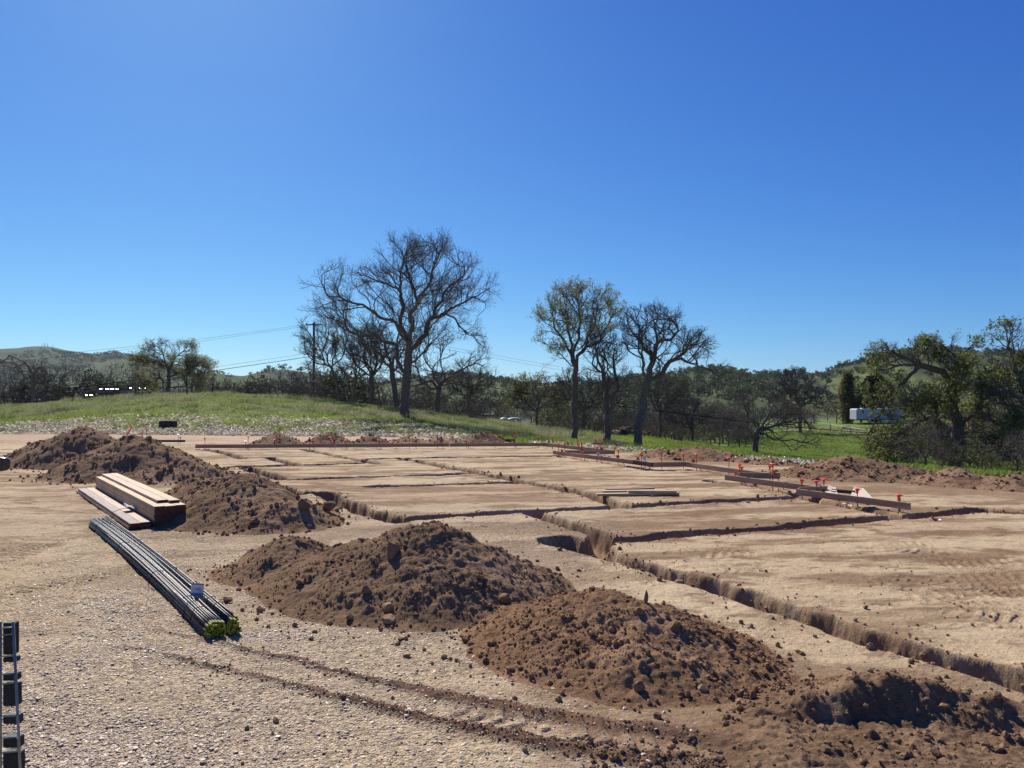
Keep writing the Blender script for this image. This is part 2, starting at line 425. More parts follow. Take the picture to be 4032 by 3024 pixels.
z += grassy * (.10 * fbm(GX * .35, GY * .35, 4, 90) + .05 * fbm(GX * 1.6, GY * 1.6, 3, 91)) * np.clip(GY / 25, 0, 1) * np.clip(120 / GY, 0, 1)

# real colours of the ground kinds
def lerp(a, b, t): return a + (np.asarray(b, np.float32) - a) * t[:, None]
N_ = len(GX)
col = np.tile(np.array([.475, .352, .21], np.float32), (N_, 1))
big = fbm(GX * .22, GY * .3, 4, 100); med = fbm(GX * 1.1, GY * 2.4, 4, 104); fin = fbm(GX * 5, GY * 9, 3, 107)
col = lerp(col, [.52, .40, .245], sstep(-.05, .5, big + .5 * med))
col = lerp(col, [.25, .155, .082], .9 * sstep(.08, .5, med - .5 * big + .3 * fin) * sstep(3.5, 8, GY))
col = lerp(col, [.35, .215, .125], .6 * sstep(.0, .45, fbm(GX * .5, GY * .7, 4, 110)) * sstep(8, 5, np.abs(GY - 12)))
col = lerp(col, [.18, .112, .062], .65 * sstep(.1, .5, fin + .6 * med))
streak = fbm(GX * .5 + .25 * GY, GY * 2.6 - .4 * GX, 5, 50, .6)
col = lerp(col, [.215, .135, .072], .85 * sstep(.0, .28, streak) * sstep(6, 9, GY + .8 * GX) * sstep(-1, -4, E))
col = lerp(col, [.52, .40, .24], .6 * sstep(.1, .4, -streak))
greyg = np.exp(-(((GX + 1.6) / 2.2) ** 2 + ((GY - 4.2) / 1.6) ** 2))
col = lerp(col, [.48, .36, .22], np.clip(greyg * .9, 0, 1))
far_edge = sstep(-10, -2, E) * (GX < -1)
col = lerp(col, [.46, .32, .22], .6 * far_edge)
redd = sstep(-7, -1, E) * sstep(1, 5, GX)
col = lerp(col, [.27, .155, .09], .75 * redd * sstep(-.3, .3, big + med))
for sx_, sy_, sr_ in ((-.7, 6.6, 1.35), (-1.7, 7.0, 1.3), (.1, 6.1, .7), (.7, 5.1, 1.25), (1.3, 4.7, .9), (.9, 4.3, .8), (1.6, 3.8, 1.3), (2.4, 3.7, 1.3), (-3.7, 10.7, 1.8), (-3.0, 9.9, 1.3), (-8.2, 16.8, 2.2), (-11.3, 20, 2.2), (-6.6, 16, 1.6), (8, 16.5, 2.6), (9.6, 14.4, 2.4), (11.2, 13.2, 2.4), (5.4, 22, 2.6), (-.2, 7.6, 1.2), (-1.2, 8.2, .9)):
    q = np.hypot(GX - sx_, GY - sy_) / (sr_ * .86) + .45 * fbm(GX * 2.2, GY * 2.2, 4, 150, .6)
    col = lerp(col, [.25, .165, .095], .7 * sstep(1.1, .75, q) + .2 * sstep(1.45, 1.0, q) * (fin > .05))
c1 = col[:n_near]
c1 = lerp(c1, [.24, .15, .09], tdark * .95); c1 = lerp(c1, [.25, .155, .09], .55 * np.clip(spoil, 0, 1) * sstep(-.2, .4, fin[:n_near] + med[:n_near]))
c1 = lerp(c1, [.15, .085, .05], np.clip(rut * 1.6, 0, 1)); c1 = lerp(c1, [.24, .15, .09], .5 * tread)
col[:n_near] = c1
g1 = fbm(GX * .5, GY * .5, 4, 120); g2 = fbm(GX * .12, GY * .25, 3, 124)
gcol = np.tile(np.array([.185, .235, .04], np.float32), (N_, 1))
hi = sstep(6, 12, E) * (GX < 6) * sstep(110, 70, GY)
gcol = lerp(gcol, [.17, .18, .095], hi * (.35 + .55 * sstep(-.3, .3, g2 + .4 * g1)))
gcol = lerp(gcol, [.20, .185, .13], hi * .6 * sstep(10, 20, E) * sstep(-.2, .4, g1))
gcol = lerp(gcol, [.13, .18, .035], sstep(6, 14, GX) * sstep(25, 40, GY))
gcol = lerp(gcol, [.05, .075, .02], .5 * sstep(.1, .5, g1) * (1 - hi))
straw = sstep(-.5, .6, E) * sstep(6.5, 2.0, E + 1.5 * g1)
gcol = lerp(gcol, [.26, .21, .12], .5 * straw * (GX < 9))
# dirt track past the oaks, and the lane in front of the trailer
for pts, wd in (([(2330, 1745), (2480, 1752), (2640, 1775), (2760, 1790)], .9), ([(3100, 1668), (3200, 1672), (3300, 1676), (3450, 1690)], 1.6)):
    g = [pz(x, y, dd) for (x, y), dd in zip(pts, ([44, 42, 37, 32] if wd < 1 else [122, 118, 114, 108]))]
    for a, b in zip(g[:-1], g[1:]):
        dist, t = segdist(GX, GY, a[:2], b[:2]); gcol = lerp(gcol, [.33, .26, .19], sstep(wd, wd * .6, dist + .3 * g1))
gcol = lerp(gcol, [.07, .065, .035], sstep(70, 110, GY) * (GX < 12) * .7)
gcol = lerp(gcol, [.06, .07, .035], sstep(150, 260, GY))
col = gcol * (1 - pad[:, None]) + col * pad[:, None]
lw = sstep(1.2, -1.2, GX - .25 * (GY - 5)) * sstep(16, 6, GY)
col = col + (np.array([.49, .385, .255], np.float32) - col) * (.45 * lw * pad * np.concatenate([1 - np.clip(tdark + 1.6 * rut, 0, 1), np.ones(N_ - n_near)]))[:, None]
grit = np.clip(.22 + .85 * lw * (.55 + .7 * sstep(-.3, .3, fbm(GX * .9, GY * .9, 3, 140))), 0, 1) * pad
grit[:n_near] *= 1 - np.clip(tdark + rut, 0, 1)
i0 = (np.arange(nd - 1)[:, None] * nu + np.arange(nu - 1)[None, :]).ravel()
quads = np.stack([i0, i0 + 1, i0 + 1 + nu, i0 + nu], 1)
# the same pad carried on to both sides and behind the camera
WV, WQ = [], []; off = len(GX)
def wing(xs_, ys_, grid):
    global off
    n1, n2 = grid; WV.append(np.stack([xs_, ys_, Hbase(xs_, ys_) + .010 * fbm(xs_ * 1.1, ys_ * 1.1, 3, 12)], 1))
    k = (np.arange(n1 - 1)[:, None] * n2 + np.arange(n2 - 1)[None]).ravel() + off; WQ.append(np.stack([k, k + 1, k + 1 + n2, k + n2], 1)); off += n1 * n2
dw = ds[::6]
for sgn in (-1, 1):
    uw = sgn * np.geomspace(1.0, 14, 46); uw = uw if sgn > 0 else uw[::-1]
    wing((uw[None] * dw[:, None]).ravel(), np.repeat(dw, len(uw)), (len(dw), len(uw)))
xw = np.linspace(-70, 70, 281); yw = np.linspace(-60, .6, 121); wing(np.tile(xw, len(yw)), np.repeat(yw, len(xw)), (len(yw), len(xw)))
WV = np.concatenate(WV); WC = np.tile(np.array([.48, .36, .21], np.float32), (len(WV), 1)) * (1 + .15 * fbm(WV[:, 0] * .5, WV[:, 1] * .5, 4, 100))[:, None]
ew = sstep(-.4, .9, edge_d(WV[:, 0], WV[:, 1])) * (WV[:, 1] > 3); WC = lerp(WC, [.14, .17, .05], ew)
M_ground = mat_attr('ground_earth', rough=.95, var=.22, scale=28, bump=.012, spec=.1, fine=.003, speckle=((38, .34), (90, .28)))
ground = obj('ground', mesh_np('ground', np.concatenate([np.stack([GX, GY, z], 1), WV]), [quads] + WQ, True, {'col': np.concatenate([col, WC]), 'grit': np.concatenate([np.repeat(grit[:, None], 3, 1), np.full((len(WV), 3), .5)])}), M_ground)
tag(ground, kind='structure')
ground_grid = z.reshape(nd, nu)
def Hg(x, y):
    """height of the finished ground"""
    x = np.asarray(x, float); y = np.asarray(y, float)
    j = np.clip(np.searchsorted(ds, y) - 1, 0, nd - 2); fb = np.clip((y - ds[j]) / (ds[j + 1] - ds[j]), 0, 1)
    a = (np.clip(x / np.maximum(y, .6), -.999, .999) + 1) / 2 * (nu - 1); i = np.clip(a.astype(int), 0, nu - 2); fa = a - i
    G = ground_grid
    return (G[j, i] * (1 - fa) + G[j, i + 1] * fa) * (1 - fb) + (G[j + 1, i] * (1 - fa) + G[j + 1, i + 1] * fa) * fb
def Hg1(x, y): return float(Hg(np.array([x]), np.array([y]))[0])
# ------------------------------------------------------------------ heaps of excavated soil
M_soil = mat_attr('loose_soil', rough=1.0, var=.3, scale=34, bump=.02, spec=.05, fine=.008)
SOILCOL = np.array([.262, .164, .092]); REDCOL = np.array([.25, .15, .086])
PILE_AT = []; CRUMB_SRC = []
def pile(name, label, peaks, slope, res, colr, seed, lump=1.0, front=None, cat='soil pile', tail=.032, cone=.12, steep=1.0):
    P = np.array(peaks, float)
    ext = P[:, 2].max() / slope + .35
    x0, x1, y0, y1 = P[:, 0].min() - ext, P[:, 0].max() + ext, P[:, 1].min() - ext, P[:, 1].max() + ext
    if front: y0 = min(y0, front[0])
    nx, ny = int((x1 - x0) / res), int((y1 - y0) / res)
    gx, gy = np.meshgrid(np.linspace(x0, x1, nx), np.linspace(y0, y1, ny)); gx = gx.ravel(); gy = gy.ravel()
    sc = max(P[:, 2].max(), .2)
    wx = gx + .16 * sc * fbm(gx / sc * 1.2, gy / sc * 1.2, 3, seed); wy = gy + .16 * sc * fbm(gx / sc * 1.2, gy / sc * 1.2, 3, seed + 7)
    h = np.full(len(gx), -9.)
    for px, py, ph in P:
        dy_ = np.where(wy < py, (wy - py) * steep, wy - py); r = np.sqrt((wx - px) ** 2 + dy_ ** 2 + (cone * sc) ** 2) - cone * sc
        h = np.maximum(h, ph - slope * r) if len(P) == 1 else np.log(np.exp((h) / (.10 * sc)) + np.exp((ph - slope * r) / (.10 * sc))) * (.10 * sc)
    if front: 
        m = front[1](gx, gy); h = np.maximum(h, m)
    t = tail
    h = t * np.log1p(np.exp(np.clip(h / t, -30, 30))) - .45 * t       # the foot runs out gently
    m = np.clip((h + .01) / (.25 * sc), 0, 1)
    n = .10 * sc * fbm(gx / sc * 1.6, gy / sc * 1.6, 4, seed + 20) + .05 * sc * np.abs(fbm(gx / sc * 4, gy / sc * 4, 3, seed + 26))
    h = h + m * n
    k = lump
    h = h + np.clip(m * 1.6, 0, 1) * k * (.9 * lumps(gx, gy, .34 * sc ** .5, seed + 30, .16, .1, .45) + 1.0 * lumps(gx, gy, .12, seed + 36, .32, .1, .5) + 1.0 * lumps(gx, gy, .05, seed + 42, .5, .12, .5) * (res < .02))
    h = h + np.clip(m * 2, 0, 1) * .012 * fbm(gx * 24, gy * 24, 3, seed + 48) + np.clip(m * 2, 0, 1) * .018 * np.abs(fbm(gx * 9, gy * 9, 4, seed + 52, .6))
    base = Hg(gx, gy)
    zz = np.maximum(base, Hbase(gx, gy) - .06) + h
    keep = (h > -.012).reshape(ny, nx)
    f = keep[:-1, :-1] | keep[1:, :-1] | keep[:-1, 1:] | keep[1:, 1:]
    i0 = (np.arange(ny - 1)[:, None] * nx + np.arange(nx - 1)[None, :])[f]
    q = np.stack([i0, i0 + 1, i0 + 1 + nx, i0 + nx], 1)
    used, inv = np.unique(q, return_inverse=True); q = inv.reshape(q.shape)
    dry = sstep(-.1, .5, fbm(gx / sc * 1.1, gy / sc * 1.1, 4, seed + 50))
    c = np.tile(colr.astype(np.float32), (len(gx), 1)) * (1 + .18 * fbm(gx * 5, gy * 5, 4, seed + 55))[:, None]
    c = lerp(c, np.array(colr) * 1.5 + .02, .6 * dry)
    c = lerp(c, np.array(colr) * .62, .6 * sstep(.1, .5, fbm(gx / sc * 2.2 + 9, gy / sc * 2.2, 4, seed + 60)))
    me = mesh_np(name, np.stack([gx, gy, zz], 1)[used], [q], True, {'col': c[used]})
    o = obj(name, me, M_soil)
    ctr = (float(P[:, 0].mean()), float(P[:, 1].mean()), 0.0)
    me.transform(Matrix.Translation((-ctr[0], -ctr[1], 0))); o.location = ctr
    tag(o, label, cat, 'soil piles along the trenches')
    PILE_AT.append((P, slope, colr))
    on = np.nonzero(h > .004)[0]
    CRUMB_SRC.append((gx[on], gy[on], zz[on], colr, res))
top1 = pile('soil_pile', 'tall dark brown soil pile at the far left, behind a second pile', [(-11.3, 20.2, .95), (-11.7, 20.1, .74), (-12.2, 19.9, .5), (-10.9, 20, .7)], .56, .035, SOILCOL, 200, .65)
top2 = pile('soil_pile', 'dark brown soil pile behind the lumber stack with a long right shoulder', [(-8.35, 17, .86), (-8.0, 16.9, .74), (-7.4, 16.5, .52), (-6.9, 16.3, .42), (-9.1, 17.3, .52), (-6.3, 16.0, .25)], .52, .03, SOILCOL, 300, .65)
top3 = pile('soil_pile', 'brown soil pile right beside the lumber stack with broken slabs on its flank', [(-3.85, 11.0, .61), (-4.1, 11.25, .57), (-5.2, 12.6, .38), (-4.6, 11.9, .46), (-3.4, 10.6, .45), (-3.0, 10.2, .33), (-3.3, 10.0, .2)], .52, .018, SOILCOL, 400, .65)
top4 = pile('soil_pile', 'broad cloddy soil pile beside the yellow ended steel bars', [(-.66, 6.75, .58), (-.95, 6.76, .52), (-1.45, 6.95, .38), (-2.15, 7.45, .34), (-.35, 6.55, .30), (-1.2, 6.35, .26), (-.75, 6.3, .26)], .53, .0105, SOILCOL, 500, .6)
top5 = pile('soil_pile', 'reddish brown soil pile in the middle foreground topped by an upright spike', [(.34, 5.48, .22), (.48, 5.36, .31), (.66, 5.24, .36), (.88, 5.1, .32), (1.12, 4.9, .20), (.75, 4.75, .19), (1.4, 4.65, .09), (1.0, 4.5, .09), (.62, 4.45, .07), (.2, 5.0, .1), (.05, 5.75, .11), (-.05, 6.0, .08)], .45, .009, SOILCOL * [1.05, .98, .92], 600, .38)
def apron(gx, gy):
    a = .05 + .03 * fbm(gx * 2.2, gy * 2.2, 3, 711)
    lx = sstep(.85, 1.25, gx + .12 * fbm(gx * 3, gy * 3, 2, 712)); ly = sstep(4.05, 3.85, gy) * sstep(2.3, 2.6, gy)
    cliff = 0
    return np.where(lx * ly > .02, a * lx * ly + cliff - .03 * (1 - lx * ly), -9.)
top6 = pile('soil_pile', 'dark steep faced soil ridge at the bottom right corner', [(1.3, 3.93, .06), (1.55, 3.97, .13), (1.8, 4.0, .20), (2.0, 4.02, .225), (2.2, 3.98, .20), (2.45, 3.9, .165), (2.7, 3.8, .14), (3.0, 3.7, .12), (3.4, 3.6, .1)], .5, .0085, SOILCOL * .9, 700, .7, front=(2.3, apron), cone=.2, steep=2.3)
top7 = pile('soil_pile', 'first small conical soil pile behind the far form board, counted from the left', [(-9.06, 29.6, .42), (-8.8, 29.5, .3)], .45, .05, SOILCOL, 800, 1.5)
pile('soil_pile', 'second small conical soil pile behind the far form board, counted from the left', [(-7.1, 29.6, .45), (-6.8, 29.6, .33)], .5, .05, SOILCOL, 810, 1.5)
pile('soil_pile', 'third small soil pile behind the far form board, lower than its left neighbour', [(-5.45, 29.7, .34), (-5.1, 29.6, .2)], .45, .05, SOILCOL, 820, 1.5)
pile('soil_pile', 'low lumpy soil pile in front of the straw band below the big oak', [(-4.1, 29.8, .26), (-3.7, 29.8, .2), (-4.5, 29.7, .15)], .35, .05, SOILCOL * 1.2, 830, 1.2)
pile('soil_pile', 'low broken soil pile between the oak shadow and the far form board', [(-2.8, 29.8, .25), (-2.3, 29.8, .22), (-1.9, 29.7, .18)], .35, .05, SOILCOL * 1.2, 840, 1.3)
pile('soil_pile', 'dark grey cloddy soil pile on bright grass behind the far form board', [(-1.15, 30.2, .42), (-.9, 30.2, .36), (-1.4, 30.1, .3), (-.5, 30, .16)], .45, .05, SOILCOL * .8, 850, 1.4)
pile('soil_pile', 'wide reddish soil pile in front of the bare low oak', [(5.5, 22, .38), (5.0, 22.2, .33), (6.0, 21.7, .27), (4.3, 22.8, .22), (6.5, 21.2, .15)], .33, .03, REDCOL, 860, 1.8)
pile('soil_pile', 'small flat reddish soil pile left of the white straw strip', [(6.75, 20.3, .2), (7.2, 20.0, .14)], .3, .04, REDCOL, 870, 1.0)
pile('soil_pile', 'long reddish soil berm at the right edge with a tall rough left end', [(7.5, 17, .46), (7.2, 17.0, .36), (7.9, 16.8, .36), (8.3, 16.3, .27), (8.9, 15.4, .29), (9.6, 14.6, .27), (10.4, 13.9, .27), (11.2, 13.3, .27), (12.2, 12.7, .3), (13.4, 12, .3)], .32, .026, REDCOL * .95, 880, 1.2, cat='soil berm')

# ------------------------------------------------------------------ stones and clods
import bmesh
def ico(sub):
    bm = bmesh.new(); bmesh.ops.create_icosphere(bm, subdivisions=sub, radius=1)
    V = np.array([v.co[:] for v in bm.verts], np.float32); Fc = np.array([[v.index for v in f.verts] for f in bm.faces], np.int32); bm.free()
    return V, Fc
ICO1, ICO2, ICO4 = ico(1), ico(2), ico(4)
def chunk(seed, sub=None, cuts=9, depth=.62):
    r = np.random.default_rng(seed)
    V, Fc = sub or ICO4; V = V.copy()
    for k in range(cuts):
        n = r.normal(size=3); n /= np.linalg.norm(n); d = r.uniform(depth, .95)
        s = V @ n - d; V -= np.where(s > 0, s, 0)[:, None] * n * .92
    return V, Fc
def scatter_mesh(name, protos, pos, size, flat, cols, mat_, smooth=False, sink=.25):
    """many loose pieces as one mesh: pos (n,3), size (n,), flat (n,), cols (n,3)"""
    n = len(pos); r = np.random.default_rng(n)
    vs, fs, cs = [], [], []; off = 0
    which = r.integers(0, len(protos), n); az = r.uniform(0, 6.28, n); tl = r.normal(0, .22, n); el = r.uniform(.6, 1.0, n)
    for k, (PV, PF) in enumerate(protos):
        m = np.nonzero(which == k)[0]
        if not len(m): continue
        v = PV[None] * np.stack([np.ones(len(m)), el[m], flat[m]], 1)[:, None, :] * size[m][:, None, None]
        ct, st = np.cos(tl[m])[:, None], np.sin(tl[m])[:, None]
        x = v[..., 0] * ct + v[..., 2] * st; zc = -v[..., 0] * st + v[..., 2] * ct
        ca, sa = np.cos(az[m])[:, None], np.sin(az[m])[:, None]
        w_ = np.stack([x * ca - v[..., 1] * sa, x * sa + v[..., 1] * ca, zc], -1) + pos[m][:, None, :]
        w_[..., 2] += (size[m] * flat[m] * (1 - 2 * sink))[:, None]
        vs.append(w_.reshape(-1, 3)); cs.append(np.repeat(cols[m], len(PV), 0))
        fs.append((PF[None] + (np.arange(len(m)) * len(PV))[:, None, None]).reshape(-1, 3) + off); off += len(m) * len(PV)
    return obj(name, mesh_np(name, np.concatenate(vs), [np.concatenate(fs)], smooth, {'col': np.concatenate(cs)}), mat_)
M_stone = mat_attr('stone', rough=.55, var=.25, scale=60, bump=.002, spec=.45)
M_clod = mat_attr('earth_clod', rough=1.0, var=.3, scale=45, bump=.008, spec=.05, fine=.003)
pebs = [chunk(900 + k, ICO1, 5, .5) for k in range(6)]
# gravel: dense in the near left corner, patches elsewhere
n = 560000
gx = rng.uniform(-7.5, 2.5, n); gy = 3.0 + rng.uniform(0, 1, n) ** 1.5 * 9
uu = gx / gy
dens = .95 * np.exp(-((uu + .58) / .24) ** 2 - (np.maximum(gy - 3.55, 0) / .8) ** 2)
dens += .4 * np.exp(-((uu + .54) / .11) ** 2 - ((gy - 5.6) / .9) ** 2)
dens += .85 * np.exp(-((gx + 1.55) / .5) ** 2 - ((gy - 5.4) / .16) ** 2)
dens += .75 * np.exp(-((gx + 3.3) / .55) ** 2 - ((gy - 6.2) / .7) ** 2) + .6 * np.exp(-((gx + 2.5) / .4) ** 2 - ((gy - 4.9) / .3) ** 2)
dens = dens * (.12 + 1.1 * sstep(-.25, .35, fbm(gx * 1.1, gy * 1.1, 3, 930))) + .30 * sstep(-1.4, 1.5, -gx) * sstep(11, 5, gy)
dens += .02
k = (rng.uniform(0, 1, n) < dens * .6) & (np.abs(uu) < .75)
gx, gy = gx[k], gy[k]; n = len(gx)
sz = np.clip(rng.lognormal(math.log(.0054), .44, n), .0026, .018)
tone = rng.uniform(0, 1, n)[:, None]
pc = np.where(tone < .22, [.14, .11, .10], np.where(tone < .62, [.29, .225, .175], np.where(tone < .9, [.44, .355, .275], [.62, .56, .47]))) * rng.uniform(.7, 1.3, (n, 1)) * [1.36, 1.22, 1.04]
pc = pc * .78 + np.array([.46, .36, .25]) * .2
gz = Hg(gx, gy)
g_o = scatter_mesh('gravel', pebs, np.stack([gx, gy, gz], 1), sz, rng.uniform(.22, .5, n), pc, M_stone)
tag(g_o, 'loose grey and tan gravel strewn over the near left ground', 'gravel', kind='stuff')
# crumbs of soil round the heaps, ruts and trench lips
cl = [chunk(950 + k, ICO1, 4, .6) for k in range(5)]
cx, cy, cs_ = [], [], []
for P, sl, cc in PILE_AT[:6] + PILE_AT[-1:]:
    for px, py, ph in P:
        m = int(160 * (ph / .3) ** .7 * (1.0 if py < 8 else .45)); a = rng.uniform(0, 6.28, m); r = ph / sl * (.75 + .75 * rng.uniform(0, 1, m) ** 1.6) + .03
        cx.append(px + r * np.cos(a)); cy.append(py + r * np.sin(a)); cs_.append(np.clip(rng.lognormal(math.log(.012 if py < 8 else .022), .5, m), .005, .045))
m = 900
cx.append(rng.uniform(.3, 2.9, m)); cy.append(rng.uniform(3.1, 3.75, m)); cs_.append(np.clip(rng.lognormal(math.log(.011), .5, m), .004, .035))
m = 600
cx.append(rng.uniform(-2, 4, m)); cy.append(rng.uniform(3.3, 9, m)); cs_.append(np.clip(rng.lognormal(math.log(.007), .45, m), .003, .02))
for a, b, wd, dp in TSEG:
    if min(a[1], b[1]) > 15: continue
    m = int(math.hypot(b[0] - a[0], b[1] - a[1]) * (60 if a[1] < 9 else 34)); t = rng.uniform(0, 1, m); o_ = rng.choice([-1, 1], m) * (wd / 2 + np.abs(rng.normal(0, .10, m)) - .05)
    L_ = math.hypot(b[0] - a[0], b[1] - a[1]); nx_, ny_ = -(b[1] - a[1]) / L_, (b[0] - a[0]) / L_
    cx.append(a[0] + (b[0] - a[0]) * t + nx_ * o_); cy.append(a[1] + (b[1] - a[1]) * t + ny_ * o_); cs_.append(np.clip(rng.lognormal(math.log(.010), .6, m), .003, .05))
for rr in RUTS:
    g = [gp(*p) for p in rr]
    for k_, (a, b) in enumerate(zip(g[:-1], g[1:])):
        m = int(20 + 22 * k_); t = rng.uniform(0, 1, m)
        cx.append(a[0] + (b[0] - a[0]) * t + rng.normal(0, .05, m)); cy.append(a[1] + (b[1] - a[1]) * t + rng.normal(0, .035, m)); cs_.append(np.clip(rng.lognormal(math.log(.0045), .4, m), .002, .011))
cx, cy, cs_ = np.concatenate(cx), np.concatenate(cy), np.concatenate(cs_)
pz_ = []; pcx, pcy, pcz, pcs, pcc = [], [], [], [], []
for (sx_, sy_, sz_, cc, res_), m in zip(CRUMB_SRC, (1500, 2000, 3500, 7500, 5500, 6000) + (400,) * 8 + (2500,)):
    k = rng.integers(0, len(sx_), m * 2); k = k[fbm(sx_[k] * 3.5, sy_[k] * 3.5, 3, 77) > rng.uniform(-.5, .35, m * 2)][:m]; m = len(k); j = res_ * .5
    pcx.append(sx_[k] + rng.uniform(-j, j, m)); pcy.append(sy_[k] + rng.uniform(-j, j, m)); pcz.append(sz_[k] - .002)
    b_ = .0042 if res_ < .012 else .0065 if res_ < .02 else .012
    pcs.append(np.clip(rng.lognormal(math.log(b_), .72, m), .002, b_ * 6)); pcc.append(np.tile(np.array(cc) * 1.05, (m, 1)))
k = (cy > 2.9); cx, cy, cs_ = cx[k], cy[k], cs_[k]; cz_ = Hg(cx, cy); n0 = len(cx)
cx = np.concatenate([cx] + pcx); cy = np.concatenate([cy] + pcy); cz_ = np.concatenate([cz_] + pcz); cs_ = np.concatenate([cs_] + pcs); ccol = np.concatenate([np.tile(SOILCOL * 1.05, (n0, 1))] + pcc); n = len(cx)
c_o = scatter_mesh('soil_crumbs', cl, np.stack([cx, cy, cz_], 1), cs_, rng.uniform(.6, .95, n), ccol * rng.uniform(.7, 1.35, (n, 1)), M_clod)
tag(c_o, 'brown crumbs of soil spilled round the soil piles', 'soil crumbs', kind='stuff')

_depsg = None
def drop(x, y):
    """height of the topmost thing built so far under (x, y)"""
    bpy.context.view_layer.update()
    hit, loc, *_ = C.ray_cast(bpy.context.evaluated_depsgraph_get(), Vector((x, y, 6)), Vector((0, 0, -1)))
    return loc.z if hit else 0
def ray_px(x, y):
    """first surface met along the sight line through photo position (x, y)"""
    bpy.context.view_layer.update()
    d = Vector(((x - CX) / F, 1, -(y - HY) / F)).normalized()
    hit, loc, *_ = C.ray_cast(bpy.context.evaluated_depsgraph_get(), Vector((0, 0, EYE)), d)
    return loc if hit else Vector((*gp(x, max(y, HY + 60)), 0))
CLODS = [  # x, y of its foot in the photograph, width in px, height/width, label or (group label)
 (1527, 2410, 75, .75, 'large grey brown clod resting on the front foot of the broad soil pile'),
 (1530, 2458, 80, .6, 'pale flat clod lying on the ground at the foot of the broad soil pile'),
 (1375, 2440, 42, .7, 'mid sized clod left of the two big clods at the broad pile foot'),
 (1545, 2190, 90, .9, 'big broken slab of earth near the crest of the broad soil pile'),
 (1440, 2340, 45, 1.2, 'upright slab of earth halfway down the broad soil pile'),
 (1180, 2300, 52, .55, 'flat clod on the left half of the broad soil pile'),
 (890, 2375, 48, .75, 'lone square clod beside the tag end of the steel bars'),
 (1990, 2370, 60, .7, 'rough clod on the right foot of the broad soil pile'),
 (1225, 2520, 30, .6, 'lone dark clod on the tan ground below the broad soil pile'),
 (1575, 2520, 32, .55, 'second lone dark clod on the tan ground right of the gravel patch'),
 (1605, 2590, 42, .5, 'flat reddish clod on the tan ground below the broad soil pile'),
 (2545, 2378, 40, 2.4, 'upright pointed spike of earth on top of the middle foreground pile'),
 (2520, 2420, 48, .9, 'dark clod just below the earth spike on the middle foreground pile'),
 (2660, 2480, 62, .7, 'dark overhanging clod on the right shoulder of the middle foreground pile'),
 (2865, 2530, 46, .8, 'lone dark clod behind the right shoulder of the middle foreground pile'),
 (3368, 2682, 42, 1.0, 'round clod standing alone between trench and bottom right ridge'),
 (3595, 2684, 22, .7, 'small clod right of the round clod near the long trench'),
 (3408, 2397, 28, .7, 'reddish clod alone on the tracked pad in the right half'),
 (2520, 2725, 48, 1.1, 'twin pointed clod on the lower front of the middle foreground pile'),
 (2965, 2750, 42, .8, 'clod at the right foot of the middle foreground pile'),
 (2590, 2830, 40, .8, 'clod between the middle foreground pile and the wheel rut'),
 (2710, 2745, 40, .9, 'clod on the lower right flank of the middle foreground pile'),
 (1285, 2010, 75, .65, 'large slab of earth on the right flank of the pile beside the lumber'),
 (1200, 2005, 70, .8, 'blocky clod left of the large slab on the pile beside the lumber'),
 (1000, 2060, 50, .5, 'flat clod on the lower flank of the pile beside the lumber'),
 (1330, 2070, 26, .8, 'small dark clod at the right foot of the pile beside the lumber'),
 (2195, 2245, 34, .6, 'dark clod on the pad left of the trench crossing'),
 (2280, 2250, 22, .6, 'small clod right of the dark clod near the trench crossing'),
 (2172, 2270, 26, .5, 'flat clod below the dark clod near the trench crossing'),
 (3935, 2960, 46, .7, 'round clod at the bottom right of the steep ridge'),
 (3690, 2980, 55, .8, 'largest clod in front of the bottom right ridge'),
 (3250, 2960, 60, .6, 'clod at the left end of the bottom right ridge'),
 (3560, 1990, 30, .6, 'reddish clod at the foot of the right hand berm'),
]
_cl_rows = []
for i, (x, y, wpx, asp, lab) in enumerate(CLODS):
    p = ray_px(x, y); wd = wpx / F * p.y / 2
    _cl_rows.append((i, p, wd, asp, lab))
for i, p, wd, asp, lab in _cl_rows:
    V, Fc = chunk(1000 + i, ICO4, 15, .42 if asp < 2 else .4)
    V = V * np.array([wd, wd * .85, wd * asp])
    if asp > 2: V[:, :2] *= np.clip(1.05 - .75 * (V[:, 2:3] / (wd * asp) + .6), .2, 1.2)
    nn = fbm(V[:, 0] / wd * 1.3 + i, V[:, 2] / wd * 1.3 + V[:, 1] / wd, 4, 1100 + i)
    V = V * (1 + .09 * nn + .06 * lumps(V[:, 0] / wd + 3 * i, V[:, 2] / wd + V[:, 1] / wd, .5, 1150, .8, .3, .6))[:, None]
    tilt = Matrix.Rotation(rng.normal(0, .2), 3, 'X') @ Matrix.Rotation(rng.uniform(0, 6.28) if asp < 2 else .3, 3, 'Z')
    V = V @ np.array(tilt).T
    colr = (REDCOL if 'reddish' in lab else SOILCOL) * (1.5 if 'pale' in lab else 1.2 if 'grey' in lab else 1.0)
    o = obj('earth_clod', mesh_np('earth_clod', V, [Fc], False, {'col': np.tile(colr, (len(V), 1)) * (1 + .2 * nn)[:, None]}), M_clod)
    o.location = (p.x, p.y + wd * .3, p.z + wd * asp * .55)
    tag(o, lab, 'clod', 'clods of earth lying loose')
